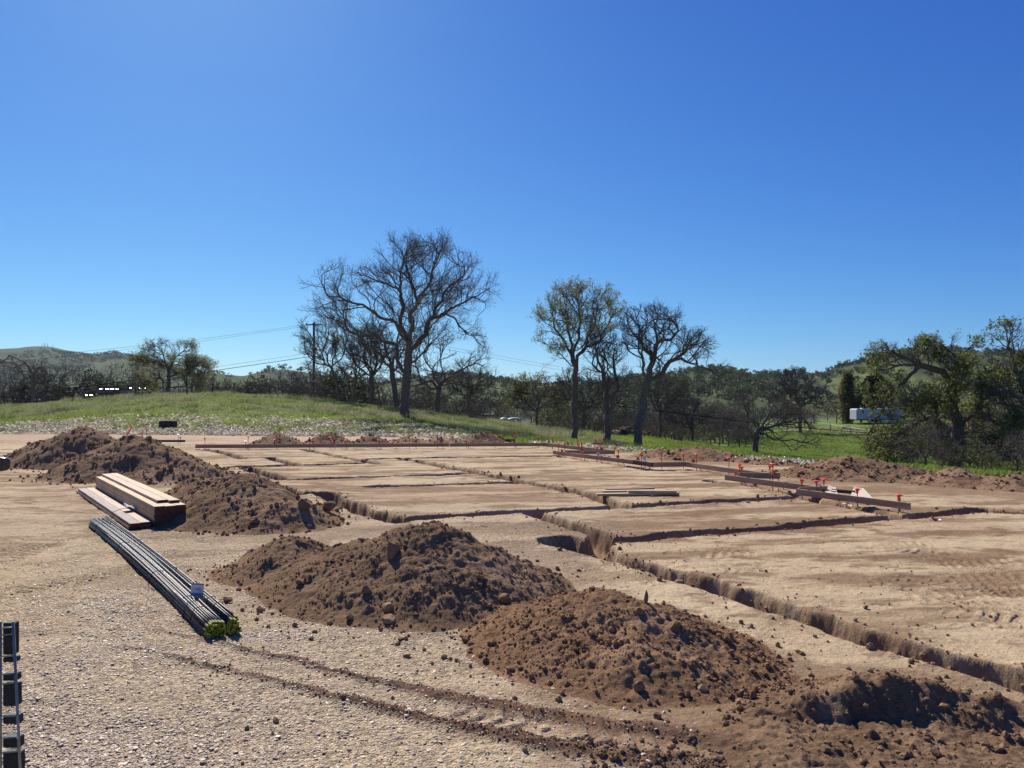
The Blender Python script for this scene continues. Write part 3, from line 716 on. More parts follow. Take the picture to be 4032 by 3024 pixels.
# ------------------------------------------------------------------ timber, steel and small site things
def wood_mat(name, col, alt, rough=.7):
    return mat(name, col, rough=rough, alt=alt, scale=5, stretch=(.35, 9, 9), bump=.0015, spec=.2, detail=9)
M_pine = wood_mat('fresh_pine', (.50, .345, .18), (.68, .52, .31))
M_pink = wood_mat('pinkish_pine', (.52, .355, .225), (.66, .49, .33))
M_greyw = wood_mat('weathered_wood', (.27, .20, .165), (.40, .31, .26))
M_endred = mat('dark_red_end', (.12, .05, .036), rough=.8, var=.3, scale=20)
M_form = wood_mat('brown_form_lumber', (.36, .215, .125), (.50, .335, .215))
M_formd = wood_mat('dark_form_lumber', (.085, .06, .055), (.13, .095, .08))
M_orange = mat('orange_plastic', (.85, .10, .03), rough=.45, var=.08, spec=.4, translucent=.25)
M_white = mat('white_plastic', (.8, .78, .75), rough=.35, var=.05, spec=.5)
M_rod = mat('dark_steel_rod', (.07, .045, .035), rough=.6, var=.3, metal=.4)
def plank(name, p, q, width, thick, zb, m, label, cat='plank', group=None, rz=None, jit=0.0, seed=0):
    """board lying flat from p to q"""
    L_ = math.hypot(q[0] - p[0], q[1] - p[1]); a = math.atan2(q[1] - p[1], q[0] - p[0])
    mb = MB(); r = random.Random(seed)
    n = 10; prof = [(-width / 2, .003), (-width / 2 + .003, 0), (width / 2 - .003, 0), (width / 2, .003), (width / 2, thick - .003), (width / 2 - .003, thick), (-width / 2 + .003, thick), (-width / 2, thick - .003)]
    V = []; Fs = []; bow = r.uniform(-1, 1) * .004; cup = r.uniform(-1, 1) * .002
    for i in range(n + 1):
        t = i / n; x = -L_ / 2 + L_ * t
        for (yy, zz_) in prof: V.append((x, yy + bow * math.sin(math.pi * t) + r.uniform(-.0006, .0006), zz_ + cup * math.sin(math.pi * t)))
    for i in range(n):
        for k in range(8): Fs.append((i * 8 + k, i * 8 + (k + 1) % 8, (i + 1) * 8 + (k + 1) % 8, (i + 1) * 8 + k))
    Fs += [tuple(range(8)), tuple(range(n * 8, n * 8 + 8))]
    mb.add(V, Fs)
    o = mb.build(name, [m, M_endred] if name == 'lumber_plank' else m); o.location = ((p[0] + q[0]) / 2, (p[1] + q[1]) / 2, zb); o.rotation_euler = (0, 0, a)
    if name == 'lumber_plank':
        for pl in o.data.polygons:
            if len(pl.vertices) > 4: pl.material_index = 1      # end faces in a darker red-brown
    return tag(o, label, cat, group)
# --- the lumber stack: flat layer on the left, tall block on the right, each plank its own
A0 = np.array([-4.88, 9.78]); A1 = np.array([-7.85, 13.83]); ax = (A1 - A0) / np.linalg.norm(A1 - A0); pr = np.array([ax[1], -ax[0]])
LZ = .006; TH = .0385; PW = .132
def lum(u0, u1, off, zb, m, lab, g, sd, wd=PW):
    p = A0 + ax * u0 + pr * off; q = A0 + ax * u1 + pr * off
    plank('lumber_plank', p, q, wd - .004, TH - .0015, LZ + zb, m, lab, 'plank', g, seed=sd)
GL = 'planks of the lumber stack'
sd = 0
def sleeper(u, lab):
    p = A0 + ax * u - pr * .0; q = A0 + ax * u + pr * .84
    plank('sleeper', p, q, .09, .03, -.005, M_greyw, lab, 'sleeper')
for (layer, c, u0, u1, m, lab) in [(0, 0, .02, 4.98, M_pine, 'lower outer plank of the flat double layer left of the lumber stack'), (0, 1, .0, 4.9, M_pink, 'lower inner plank of the flat double layer left of the lumber stack'),
                                   (1, 0, .0, 4.85, M_greyw, 'grey upper outer plank lying flat left of the lumber stack'), (1, 1, .03, 4.88, M_pink, 'pinkish upper inner plank lying flat against the tall lumber stack')]:
    sd += 1; lum(u0, u1, .07 + c * PW + (.012 if layer else 0), layer * TH, m, lab, GL, sd)
ordn = ['first', 'second', 'third', 'fourth', 'fifth', 'sixth', 'seventh', 'eighth', 'ninth', 'tenth', 'eleventh', 'twelfth', 'thirteenth', 'fourteenth', 'fifteenth']
for layer in range(7):
    for c in range(3):
        sd += 1
        cn = ['left', 'middle', 'right'][c]
        m = [M_pine, M_pink, M_pine, M_greyw][(layer * 2 + c) % 4] if layer > 1 else M_greyw
        if layer == 6: m = M_pine
        u0 = .02 * random.random() - (.02 if (c == 2 and layer == 6) else 0) - (.03 if layer == 6 and c == 1 else 0); u1 = 4.86 + .06 * random.random()
        lum(u0, u1, .37 + c * PW + random.uniform(-.006, .006), layer * TH, m,
            f'plank in the {cn} column of the tall lumber stack, ' + ('bottom layer' if layer == 0 else 'top layer' if layer == 6 else f'{ordn[layer]} layer up'), GL, sd)
lum(.35, 4.95, .37 + .105, 7 * TH, M_pink, 'loose pinkish plank on top of the tall lumber stack, the left of two', GL, 90)
lum(.24, 5.0, .37 + .105 + PW, 7 * TH, M_pine, 'loose pale plank on top of the tall lumber stack, the right of two', GL, 91)
# tag and broken strap on the flat planks
t = empty('lumber_tag', (*(A0 + ax * 1.25 + pr * .26), LZ + 2 * TH + .002), 'crumpled grey paper tag lying on the flat planks of the lumber stack', 'tag', rz=math.atan2(ax[1], ax[0]))
V = []; Fs = []
for i in range(7):
    for j in range(6):
        x, y = -.13 + .26 * i / 6, -.09 + .18 * j / 5; V.append((x, y, .025 + .05 * abs(math.sin(i * .9 + .4)) * (j / 5) + .03 * j / 5 + .008 * math.sin(j * 2 + i)))
for i in range(6):
    for j in range(5): a = i * 6 + j; Fs.append((a, a + 1, a + 7, a + 6))
M_paper = mat('grey_paper', (.36, .36, .40), rough=.7, var=.15, scale=14)
MB().add(V, Fs).build('paper', M_paper, t, smooth=True)
st = MB(); cs2 = A0 + ax * 1.15 + pr * .13
st.tube([(cs2[0] - pr[0] * .13, cs2[1] - pr[1] * .13, LZ + .02), (cs2[0] - pr[0] * .14, cs2[1] - pr[1] * .14, LZ + 2 * TH + .01), (cs2[0] - pr[0] * .02, cs2[1] - pr[1] * .02, LZ + 2 * TH + .05), (cs2[0] + pr[0] * .09 + ax[0] * .06, cs2[1] + pr[1] * .09 + ax[1] * .06, LZ + 2 * TH + .04), (cs2[0] + pr[0] * .13 + ax[0] * .13, cs2[1] + pr[1] * .13 + ax[1] * .13, LZ + 2 * TH + .006)], .004, 6)
M_black = mat('black_strap', (.02, .02, .022), rough=.7)
o = st.build('packing_strap', M_black, smooth=True); tag(o, 'thin black packing strap arched over the flat planks of the lumber stack', 'strap')

# --- two tied bundles of reinforcing bars
B0 = np.array([-2.03, 5.33]); B1 = np.array([-5.47, 10.1]); bx = (B1 - B0) / np.linalg.norm(B1 - B0); bp = np.array([bx[1], -bx[0]]); BL = float(np.linalg.norm(B1 - B0))
def steel_mat():
    m, N, L, p = new_mat('bar_steel')
    tc = N.new('ShaderNodeTexCoord'); no = N.new('ShaderNodeTexNoise'); no.inputs['Scale'].default_value = 9; no.inputs['Detail'].default_value = 8
    L.new(tc.outputs['Object'], no.inputs['Vector'])
    r = N.new('ShaderNodeValToRGB'); r.color_ramp.elements[0].color = (.055, .052, .05, 1); r.color_ramp.elements[1].color = (.16, .145, .13, 1)
    e = r.color_ramp.elements.new(.66); e.color = (.11, .098, .086, 1)
    L.new(no.outputs[0], r.inputs[0]); L.new(r.outputs[0], p.inputs['Base Color'])
    p.inputs['Metallic'].default_value = .45; p.inputs['Roughness'].default_value = .42
    wv = N.new('ShaderNodeTexWave'); wv.bands_direction = 'X'; wv.inputs['Scale'].default_value = 25; L.new(tc.outputs['Object'], wv.inputs['Vector'])
    b = N.new('ShaderNodeBump'); b.inputs['Distance'].default_value = .001; L.new(wv.outputs[0], b.inputs['Height']); L.new(b.outputs[0], p.inputs['Normal'])
    return m
M_steel = steel_mat()
M_yel = mat('yellow_paint', (.25, .26, .022), rough=.5, var=.5, scale=30)
def bundle(name, label, off, shape, nb, rb, seed, taglabel=None):
    r = random.Random(seed)
    root = empty(name, (B0[0] + bp[0] * off, B0[1] + bp[1] * off, .0), label, 'rebar bundle', 'tied bundles of steel bars', rz=math.atan2(bx[1], bx[0]))
    # hexagonal packing of bar positions inside the bundle's outline
    spots = []; row = 0; z_ = rb
    while len(spots) < nb:
        wrow = shape(z_)
        k = max(1, int(wrow / (2.06 * rb)))
        for i in range(k): spots.append(((i - (k - 1) / 2) * 2.06 * rb + (rb if row % 2 else 0) * .5, z_))
        z_ += rb * 1.78; row += 1
    spots = spots[:nb]
    far_sp = spots[:]; r.shuffle(far_sp)
    top = max(s[1] for s in spots)
    for i, (sy, sz) in enumerate(spots):
        fy, fz = spots[i] if r.random() < .7 else far_sp[i]
        my, mz = (sy + fy) / 2 + r.uniform(-.012, .012), (sz + fz) / 2 + r.uniform(-.002, .006) * (sz / top)
        x0 = r.uniform(-.02, .025); x1 = BL + r.uniform(-.12, .06)
        mb = MB(); pts = []
        for k in range(13):
            t = k / 12
            b0, b1, b2 = (1 - t) ** 2, 2 * t * (1 - t), t * t
            y = b0 * sy + b1 * (2 * my - (sy + fy) / 2) + b2 * fy; zz_ = b0 * sz + b1 * (2 * mz - (sz + fz) / 2) + b2 * fz
            pts.append((x0 + .06 + (x1 - x0 - .06) * t, y + -.035 * math.sin(3.1 * t) , max(zz_, rb * .9)))
        mb.tube(pts, rb, 8)
        o = mb.build('bar', [M_steel], root, smooth=True, loc=(0, 0, .012))
        mt = MB(); mt.tube([(x0, pts[0][1], pts[0][2]), (x0 + .06, pts[0][1], pts[0][2])], rb * 1.03, 8)
        mt.build('painted_tip', M_yel, o)
    for tx in (.42, .62, 1.9, 3.6, 5.2):
        mb = MB(); half = shape(rb) / 2 + .008
        pts = [(tx, -half - .006, .015), (tx + .01, -half * .9, top * .7), (tx + .015, -half * .5, top + .028), (tx + .01, 0, top + .035), (tx, half * .6, top + .03), (tx - .01, half * .95, top * .6), (tx - .01, half + .006, .015)]
        mb.tube(pts, .0035, 6); mb.build('tie_wire', M_black, root, smooth=True)
    return root, top
b1_, top_b = bundle('rebar_bundle', 'larger left bundle of steel bars with bright yellow ends and a white tag', -.015, lambda z_: .145 - max(0, z_ - .05) * .8, 52, .0082, 3)
b2_, top_b2 = bundle('rebar_bundle', 'smaller right bundle of steel bars with duller yellow ends', .112, lambda z_: .088 - max(0, z_ - .04) * .5, 30, .0082, 4)
# card tag on the bundle
tg = empty('card_tag', (0, 0, 0), 'white and blue card tag standing upright on the steel bars', 'tag')
P0 = B0 + bx * .82 + bp * .05
tg.location = (P0[0], P0[1], top_b + .02); tg.rotation_euler = (R(-8), 0, R(-8))
M_card = mat('white_card', (.78, .72, .68), rough=.6, var=.06); M_blue = mat('blue_print', (.22, .25, .42), rough=.6, var=.1); M_ink = mat('grey_ink', (.16, .18, .30), rough=.6)
def sheet(w, h, z0, y0, name, m, parent, th=.0008):
    mb = MB(); V = []; Fs = []
    for i in range(6):
        for s in (0, 1):
            x = -w / 2 + w * i / 5; yy = .010 * math.sin(math.pi * i / 5) + y0
            for zz_ in (z0, z0 + h): V.append((x, yy + s * th, zz_))
    for i in range(5):
        a = i * 4; Fs += [(a, a + 4, a + 5, a + 1), (a + 2, a + 3, a + 7, a + 6), (a + 1, a + 5, a + 7, a + 3), (a, a + 2, a + 6, a + 4)]
    mb.add(V, Fs); return mb.build(name, m, parent, smooth=False)
sheet(.108, .10, 0, 0, 'card', M_card, tg); sheet(.104, .022, .003, -.0022, 'blue_band', M_blue, tg); sheet(.104, .009, .089, -.0022, 'header_band', M_ink, tg)
def text_part(txt, size, loc, m, parent, name='printed_text', flip=False, ex=.0004, rot=(R(90), 0, 0)):
    cu = bpy.data.curves.new(name, 'FONT'); cu.body = txt; cu.size = size; cu.align_x = 'CENTER'; cu.extrude = ex
    tmp = bpy.data.objects.new('tmp', cu); COL.objects.link(tmp)
    me = bpy.data.meshes.new_from_object(tmp.evaluated_get(bpy.context.evaluated_depsgraph_get())); bpy.data.objects.remove(tmp)
    o = obj(name, me, m, parent, loc); o.rotation_euler = rot
    return o
text_part('SVLNNDJA', .017, (0, .0065, .062), M_ink, tg, rot=(R(90), R(180), 0)); text_part('SMG', .014, (.02, .0065, .046), M_ink, tg, rot=(R(90), R(180), 0))
mb = MB(); mb.tube([(.05, 0, .004), (.075, .0, .008), (.10, .0, -.008), (.105, 0, -.03)], .0035, 6); mb.tube([(-.05, 0, .004), (-.09, 0, .0), (-.13, -.02, -.03)], .0035, 6); mb.build('wire', M_black, tg, smooth=True)

# --- form boards on edge
def board_d(b, x):
    (x0, d0), (x1, d1) = (b[0], b[1]); u = U(x); X0, X1 = U(x0) * d0, U(x1) * d1
    # intersect sight line with the board's ground line
    dx, dy = X1 - X0, d1 - d0
    den = dx - u * dy
    if abs(den) < 1e-4: return d0
    t = (u * d0 - X0) / den
    return d0 + dy * t
BOARDS = {}
def fboard(key, label, x0, yb0, x1, yb1, h, m=M_form, th=.038, zb=.06):
    d0 = (EYE - zb) * F / (yb0 - HY); d1 = (EYE - zb) * F / (yb1 - HY)
    p = np.array([U(x0) * d0, d0]); q = np.array([U(x1) * d1, d1])
    L_ = float(np.linalg.norm(q - p)); a = math.atan2(q[1] - p[1], q[0] - p[0])
    mb = MB(); V = []; Fs = []; n = max(4, int(L_)); r = random.Random(len(BOARDS) + 50)
    ph = r.uniform(0, 6); bow = r.uniform(-.008, .008)
    for i in range(n + 1):
        t = i / n; x = -L_ / 2 + L_ * t; w_ = bow * math.sin(3.14 * t) + .004 * math.sin(5 * t + ph)
        for (yy, zz_) in ((-th / 2, .003), (-th / 2 + .003, 0), (th / 2 - .003, 0), (th / 2, .003), (th / 2, h - .003), (th / 2 - .003, h), (-th / 2 + .003, h), (-th / 2, h - .003)):
            V.append((x, yy + w_, zz_))
    for i in range(n):
        for k in range(8): Fs.append((i * 8 + k, i * 8 + (k + 1) % 8, i * 8 + 8 + (k + 1) % 8, i * 8 + 8 + k))
    Fs += [tuple(range(8)), tuple(range(n * 8, n * 8 + 8))]
    o = mb.add(V, Fs).build('form_board', m); o.location = ((p[0] + q[0]) / 2, (p[1] + q[1]) / 2, zb); o.rotation_euler = (0, 0, a)
    BOARDS[key] = ((x0, d0), (x1, d1))
    return tag(o, label, 'form board', 'form boards round the trenches')
fboard('far1', 'left third of the long brown form board along the far trench', 769, 1765, 1318, 1761.6, .125)
fboard('far2', 'middle third of the long brown form board along the far trench', 1319.5, 1761.6, 1769, 1758.6, .12)
fboard('far3', 'right third of the long brown form board along the far trench, ending at the corner', 1770.5, 1758.6, 2145, 1756.5, .115)
fboard('corner', 'form board running towards the camera from the far corner below the bare oaks', 2147, 1756.6, 2418, 1788.4, .118)
fboard('back1', 'short form board behind the stepped front board, between the oak trunks and the trench', 2225, 1787.5, 2412, 1788.2, .11)
fboard('front1', 'long stepped front form board, its left length with a pale top edge', 2179, 1788.6, 2493, 1828.2, .108)
fboard('front1d', 'dark wet looking form board joining the stepped front boards', 2494, 1828.3, 2568, 1839, .11, M_formd)
fboard('front2', 'short form board facing the camera between the two steps', 2570, 1839, 2701, 1837.2, .115)
fboard('front3', 'form board running right from the second step behind the open trench', 2703, 1837.8, 3040, 1885, .108)
fboard('back2', 'short form board closing the middle corner, three orange capped stakes before it', 2908, 1884, 3071, 1885, .12)
fboard('near1', 'form board in the middle right with a bright sunlit top edge', 2856, 1890, 3228, 1940, .107)
fboard('back3', 'short form board closing the corner behind the nearest form board', 3146, 1942, 3256, 1938, .105)
fboard('near2', 'nearest form board ending at the wooden stake on the right', 3138, 1948, 3584, 2008, .102)
fboard('back4', 'dark form board lying behind the nearest one beside the plywood offcut', 3275, 1938, 3366, 1946, .06, M_formd)
fboard('iso1', 'isolated dark form board in front of the hay bale', 556, 1741, 729, 1741, .085, M_formd)
fboard('iso2', 'small dark form board on grass behind the far form board', 1971, 1736, 2029, 1736, .07, M_formd)
fboard('iso3', 'small form board standing between the oak trunks behind the corner', 2333, 1750.6, 2376, 1750.6, .08)

# --- steel stakes with plastic caps
def cap_mesh():
    mb = MB()
    h = .043
    mb.box((0, 0, .006), (2 * h, 2 * h, .012), bev=.004)
    rings = []; V = []; Fs = []; n = 12
    for (r_, z_) in ((.036, 0), (.022, -.022), (.017, -.05), (.017, -.07)):
        for k in range(n): th = 2 * math.pi * k / n; V.append((r_ * math.cos(th), r_ * math.sin(th), z_))
    for i in range(3):
        for k in range(n): Fs.append((i * n + k, i * n + (k + 1) % n, i * n + n + (k + 1) % n, i * n + n + k))
    mb.add(V, Fs)
    return mb
CAP = cap_mesh()
cap_o = CAP.build('cap', M_orange); cap_w = CAP.build('cap', M_white); capme = {'o': cap_o.data, 'w': cap_w.data}
bpy.data.objects.remove(cap_o); bpy.data.objects.remove(cap_w)
def stake(xp, yp, d, lean, label, white=False, wood=False, sd=0):
    r = random.Random(sd * 7 + 1)
    X, Yd, Z = pz(xp, yp, d)
    if lean: bxp, byp = X + .12 + r.uniform(-.02, .05), Yd - .16
    else: bxp, byp = X + r.uniform(-.006, .006), Yd + r.uniform(-.006, .006)
    gz_ = Hg1(bxp, byp)
    root = empty('form_stake', (bxp, byp, gz_), label, 'stake', 'capped stakes holding the form boards')
    tip = Vector((X - bxp, Yd - byp, Z - gz_))
    if wood:
        m = MB(); m.box((0, 0, tip.z / 2 - .08), (.035, .035, tip.z + .08), bev=.003); m.build('post', M_greyw, root)
    else:
        m = MB(); m.tube([tuple(-tip.normalized() * .12), tuple(tip)], .0075, 8); m.build('rod', M_rod, root, smooth=True)
    c = obj('cap', capme['w' if white else 'o'], None, root)
    c.location = tip
    q = tip.normalized().to_track_quat('Z', 'Y').to_euler() if lean else None
    c.rotation_euler = (q.x + r.uniform(-.25, .25), q.y + r.uniform(-.3, .3), r.uniform(0, 1.5)) if lean else (r.uniform(-.12, .12) + .05, r.uniform(-.15, .15), r.uniform(-.4, .4))
    return root
BN = {'far': 'long far form board', 'far3': 'long far form board', 'corner': 'board below the oaks', 'back1': 'short board behind the stepped board', 'front': 'stepped front board', 'front3': 'board right of the second step',
      'back2': 'middle corner board', 'near1': 'middle right board', 'near2': 'nearest form board', 'back3': 'corner behind the nearest board', 'iso1': 'board before the hay bale', 'iso2': 'small board on the grass', 'iso3': 'small board between the oak trunks'}
ST = {  # board: upright stakes, leaning stakes ('w' = white side up)
 'far': ([(807, 1724), (977, 1717), (1090, 1714), (1219, 1720), (1299, 1722), (1346, 1716), (1481, 1720), (1613, 1713), (1723, 1713), (1838, 1716, 'w'), (1949, 1715), (2028, 1717), (2120, 1719)],
         [(966, 1738), (1082, 1735), (1232, 1740), (1311, 1738), (1360, 1733), (1492, 1738), (1630, 1743), (1735, 1739), (1834, 1737), (2024, 1742)]),
 'iso2': ([(1971, 1715), (1978, 1711), (2022, 1703)], []),
 'corner': ([(2175, 1717), (2275, 1734), (2420, 1761)], [(2161, 1738), (2277, 1754)]),
 'back1': ([(2292, 1758), (2367, 1749)], [(2369, 1769)]),
 'front': ([(2199, 1747), (2224, 1744), (2289, 1743), (2351, 1761), (2435, 1772), (2526, 1784), (2605, 1782), (2691, 1786)], [(2213, 1774), (2293, 1781), (2356, 1787, 'w'), (2432, 1798), (2512, 1806), (2536, 1804, 'w')]),
 'front3': ([(2743, 1790), (2870, 1803)], [(2730, 1816)]),
 'iso3': ([(2344, 1727), (2347, 1734), (2375, 1724)], [(2380, 1733)]),
 'near1': ([(2921, 1840), (3043, 1827)], [(2899, 1863), (3047, 1857)]),
 'back2': ([(2912, 1830), (3032, 1836)], []),
 'near2': ([(3158, 1890), (3215, 1895), (3376, 1926), (3540, 1950, 'wood')], []),
 'back3': ([(3244, 1887)], [(3226, 1907, 'w')]),
 'iso1': ([(560, 1715), (578, 1693), (702, 1711, 'w'), (710, 1721)], []),
}
_k = 0
for key, (ups, leans) in ST.items():
    for kind, lst in (('upright', ups), ('leaning', leans)):
        for i, s in enumerate(sorted(lst)):
            _k += 1
            bk = key
            if key == 'far': bk = 'far1' if s[0] < 1318 else 'far2' if s[0] < 1769 else 'far3'
            if key == 'front': bk = 'front1' if s[0] < 2494 else 'front1d' if s[0] < 2569 else 'front2'
            d = board_d(BOARDS[bk], s[0]) + (.05 if kind == 'upright' else .07)
            fl = s[2] if len(s) > 2 else ''
            colr = 'wooden stake' if fl == 'wood' else 'steel stake'
            capn = 'white topped cap' if fl == 'w' else 'orange cap'
            lab = f'{kind} {colr} with {capn}, ' + (f'{ordn[i]} from left at {BN[key]}' if len(lst) > 1 else f'the only one at {BN[key]}')
            stake(s[0], s[1], d, kind == 'leaning', lab, fl == 'w', fl == 'wood', _k)
# low stake with its cap down by the end of the far board
stake(794, 1770, 25.3, False, 'short stake with a low orange cap under the left end of the long far board', sd=99)

# --- loose planks on the pad
def lp(x0, y0, x1, y1, off, zb, wd, m, lab, sd):
    p = np.array(gp(x0, y0)); q = np.array(gp(x1, y1)); t = (q - p) / np.linalg.norm(q - p); n_ = np.array([-t[1], t[0]])
    plank('loose_plank', p + n_ * (off + wd / 2), q + n_ * (off + wd / 2), wd, .038, zb, m, lab, 'plank', 'loose planks on the pad', seed=sd)
lp(2352, 1957, 2675, 1951, 0, .014, .14, M_pine, 'front plank of the loose planks lying over the trench end', 70)
lp(2383, 1950, 2640, 1946, .16, .016, .14, M_pine, 'second loose plank lying just behind the front one over the trench', 71)
lp(2416, 1946, 2606, 1941, .33, .016, .10, M_greyw, 'short grey loose plank at the back of the loose planks', 72)
lp(2474, 1954, 2666, 1955, .05, .054, .14, M_pine, 'loose plank lying across on top of the others by the trench', 73)
# --- plywood offcuts, wood scrap, litter
def scrap(name, label, cat, pts, zs, m, th=.012):
    mb = MB(); n = len(pts); V = [(p[0], p[1], z_) for p, z_ in zip(pts, zs)] + [(p[0], p[1], z_ + th) for p, z_ in zip(pts, zs)]
    mb.add(V, [tuple(range(n)), tuple(range(n, 2 * n))] + [(i, (i + 1) % n, (i + 1) % n + n, i + n) for i in range(n)])
    return tag(mb.build(name, m), label, cat)
M_ply = mat('pale_plywood', (.72, .60, .42), rough=.6, var=.12, scale=8, stretch=(1, 6, 6))
g = lambda x, y: gp(x, y)
scrap('plywood_offcut', 'pale triangular plywood offcut leaning behind the nearest form board', 'plywood', [g(3240, 1960), g(3300, 1964), g(3290, 1948), g(3264, 1946)], [.05, .05, .12, .14], M_ply)
scrap('plywood_offcut', 'flat pale plywood offcut beside the dark board behind the nearest form board', 'plywood', [g(3345, 1972), g(3440, 1975), g(3400, 1952), g(3362, 1950)], [.03, .03, .12, .13], M_ply)
p, q = gp(3320, 1985), gp(3358, 1996)
plank('wood_scrap', p, q, .03, .02, .0, M_ply, 'thin pale wood scrap lying by the trench under the nearest form board', 'wood scrap', seed=75)
o = empty('wrapper', (*gp(3685, 2050), .0), 'crumpled red and white wrapper on the pad right of the wooden stake', 'wrapper')
o.location.z = Hg1(o.location.x, o.location.y)
V, Fc = chunk(77, ICO2, 8, .4); M_redp = mat('red_wrapper', (.5, .04, .05), rough=.4, spec=.5)
obj('red_film', mesh_np('red_film', V * [.05, .035, .03], [Fc], False), M_redp, o, (0, 0, .02))
for s in (-1, 1):
    V, Fc = chunk(78 + s, ICO2, 9, .35); obj('white_end', mesh_np('white_end', V * [.022, .03, .02], [Fc], False), M_white, o, (s * .066, 0, .015))
# --- hay bale
bd = 39.3; X0, Y0_, _ = pz(662, 1704, bd)
n_ = 26; V, Fc = ICO4; V = np.sign(V) * np.abs(V) ** .32
V = V / np.abs(V).max(0)
V = V * [.40, .24, .19]; V *= (1 + .05 * fbm(V[:, 0] * 14, V[:, 2] * 9 + V[:, 1] * 7, 4, 33))[:, None]
rp = empty('hay_bale', (X0, Y0_, Hg1(X0, Y0_)), 'dark weathered hay bale lying at the edge of the straw band', 'hay bale')
M_hay = mat('old_hay', (.075, .055, .03), rough=1, var=.5, scale=22, stretch=(1, 1, 4), bump=.02)
obj('straw', mesh_np('straw', V, [Fc], True), M_hay, rp, (0, 0, .19))
for xx in (-.13, .13):
    mb = MB(); mb.tube([(xx, -.245, .0), (xx, -.25, .19), (xx, -.235, .375), (xx, 0, .385), (xx, .235, .375)], .006, 6); mb.build('twine', M_greyw, rp)
# --- leaning orange lath behind the second pile
o = MB(); o.box((0, 0, .28), (.05, .012, .95), bev=.002); X0, Y0_, _ = pz(484, 1735, 30)
o = o.build('marker_lath', M_orange); o.location = (X0, Y0_, Hg1(X0, Y0_)); o.rotation_euler = (0, R(28), 0); tag(o, 'slanting orange marker lath behind the dark soil pile', 'marker lath')

# --- steel rack at the bottom left corner
rk = empty('steel_rack', (-1.70, 2.6, 0), 'galvanised steel rack end with dark cross plates at the bottom left corner', 'rack')
M_galv = mat('galvanised_steel', (.24, .25, .24), rough=.45, var=.15, metal=.35, scale=20); M_plate = mat('dark_painted_plate', (.022, .03, .034), rough=.6, var=.2, spec=.15)
def rx(x, y, d=2.6): X_, Y_, Z_ = pz(x, y, d); return (X_ + 1.70, Y_ - 2.6, Z_)
for (xa, xb) in ((52, 90), (2, 2)):
    mb = MB(); a = rx(xa, 2447); b = rx(xb, 3250)
    tt = (EYE - .0 - 0) 
    zt, zb_ = a[2], b[2]; k = zt / (zt - zb_)
    foot = (a[0] + (b[0] - a[0]) * k, 0, .0)
    mb.tube([foot, (a[0], 0, zt)], .0045, 10); mb.build('rail', M_galv, rk, smooth=True)
for (ya, yb) in ((2450, 2582), (2586, 2612), (2650, 2685), (2690, 2785), (2815, 2856), (2900, 2950), (2962, 3060), (3120, 3160), (3200, 3300)):
    xr = 52 + (ya - 2447) * .047
    a = rx(2, ya + 6); b = rx(xr, yb); wl = b[0] - a[0]
    mb = MB(); mb.box(((a[0] + b[0]) / 2, .022, (a[2] + b[2]) / 2), (wl - .004, .03, abs(a[2] - b[2])), bev=.003); mb.build('cross_plate', M_plate, rk)
for (ya, yb) in ((2468, 2494), (2580, 2582), (2650, 2686), (2815, 2817), (2900, 2956), (3120, 3170)):
    xr = 50 + (ya - 2447) * .047
    a = rx(2, ya + 3); b = rx(xr, ya); c = rx(xr, yb); dd = rx(2, yb + 6)
    mb = MB(); mb.tube([(a[0], -.006, a[2]), (b[0], -.006, b[2]), (c[0], -.006, c[2]), (dd[0], -.006, dd[2])] if yb - ya > 5 else [(a[0], -.006, a[2]), (b[0], -.006, b[2])], .0026, 6); mb.build('rod_loop', M_galv, rk, smooth=True)

# --- parked truck beside the frame, its mirror reaching into the picture
tk = empty('parked_truck', (-5.66, 6.56, 0), 'dark blue pickup truck at the left edge showing only its wing mirror', 'pickup truck', rz=R(33.7))
M_car = mat('dark_blue_paint', (.012, .018, .04), rough=.22, var=.05, spec=.5, clear=.6); M_glass = mat('dark_glass', (.02, .025, .03), rough=.08, var=.05, spec=.6); M_tyre = mat('tyre_rubber', (.02, .02, .02), rough=.85); M_rim = mat('alloy_rim', (.4, .4, .42), rough=.35, metal=.8)
rot = Matrix.Rotation(R(90), 4, 'Z')
pf = [(-2.3, .45), (2.45, .45), (2.5, .75), (2.42, .98), (1.5, 1.06), (-.15, 1.08), (-2.3, 1.08)]
cb = [(1.35, 1.06), (.75, 1.62), (.45, 1.7), (-.75, 1.7), (-1.0, 1.62), (-1.1, 1.07)]
def yprism(poly, h, M=rot):
    mb = MB(); n = len(poly); V = []; Fs = []
    for yy, k in ((-h, 0), (-h + .08, 1), (h - .08, 1), (h, 0)):
        cx_ = sum(p[0] for p in poly) / n; cz_ = sum(p[1] for p in poly) / n
        for p in poly: s = 1 if k else .965; V.append(tuple(M @ Vector((cx_ + (p[0] - cx_) * s, yy, cz_ + (p[1] - cz_) * s))))
    for i in range(3):
        for k in range(n): Fs.append((i * n + k, i * n + (k + 1) % n, i * n + n + (k + 1) % n, i * n + n + k))
    Fs += [tuple(range(n)), tuple(range(3 * n, 4 * n))]
    return mb.add(V, Fs)
bo = yprism(pf, .88).build('body', M_car, tk); yprism(cb, .74).build('cab', M_car, tk)
for (xs) in ((.12, .95), (-.85, .05)):
    mb = MB(); mb.prism([(xs[0], 1.12), (xs[1] if xs[1] > .5 else xs[1], 1.12), (xs[1] - (.32 if xs[1] > .5 else .03), 1.58), (xs[0], 1.58)], -.755, -.735, rot); mb.build('side_window', M_glass, tk)
mb = MB(); mb.prism([(-2.22, 1.083), (-1.2, 1.083), (-1.2, 1.10), (-2.22, 1.10)], -.74, .74, rot); mb.build('bed_liner', M_tyre, tk)
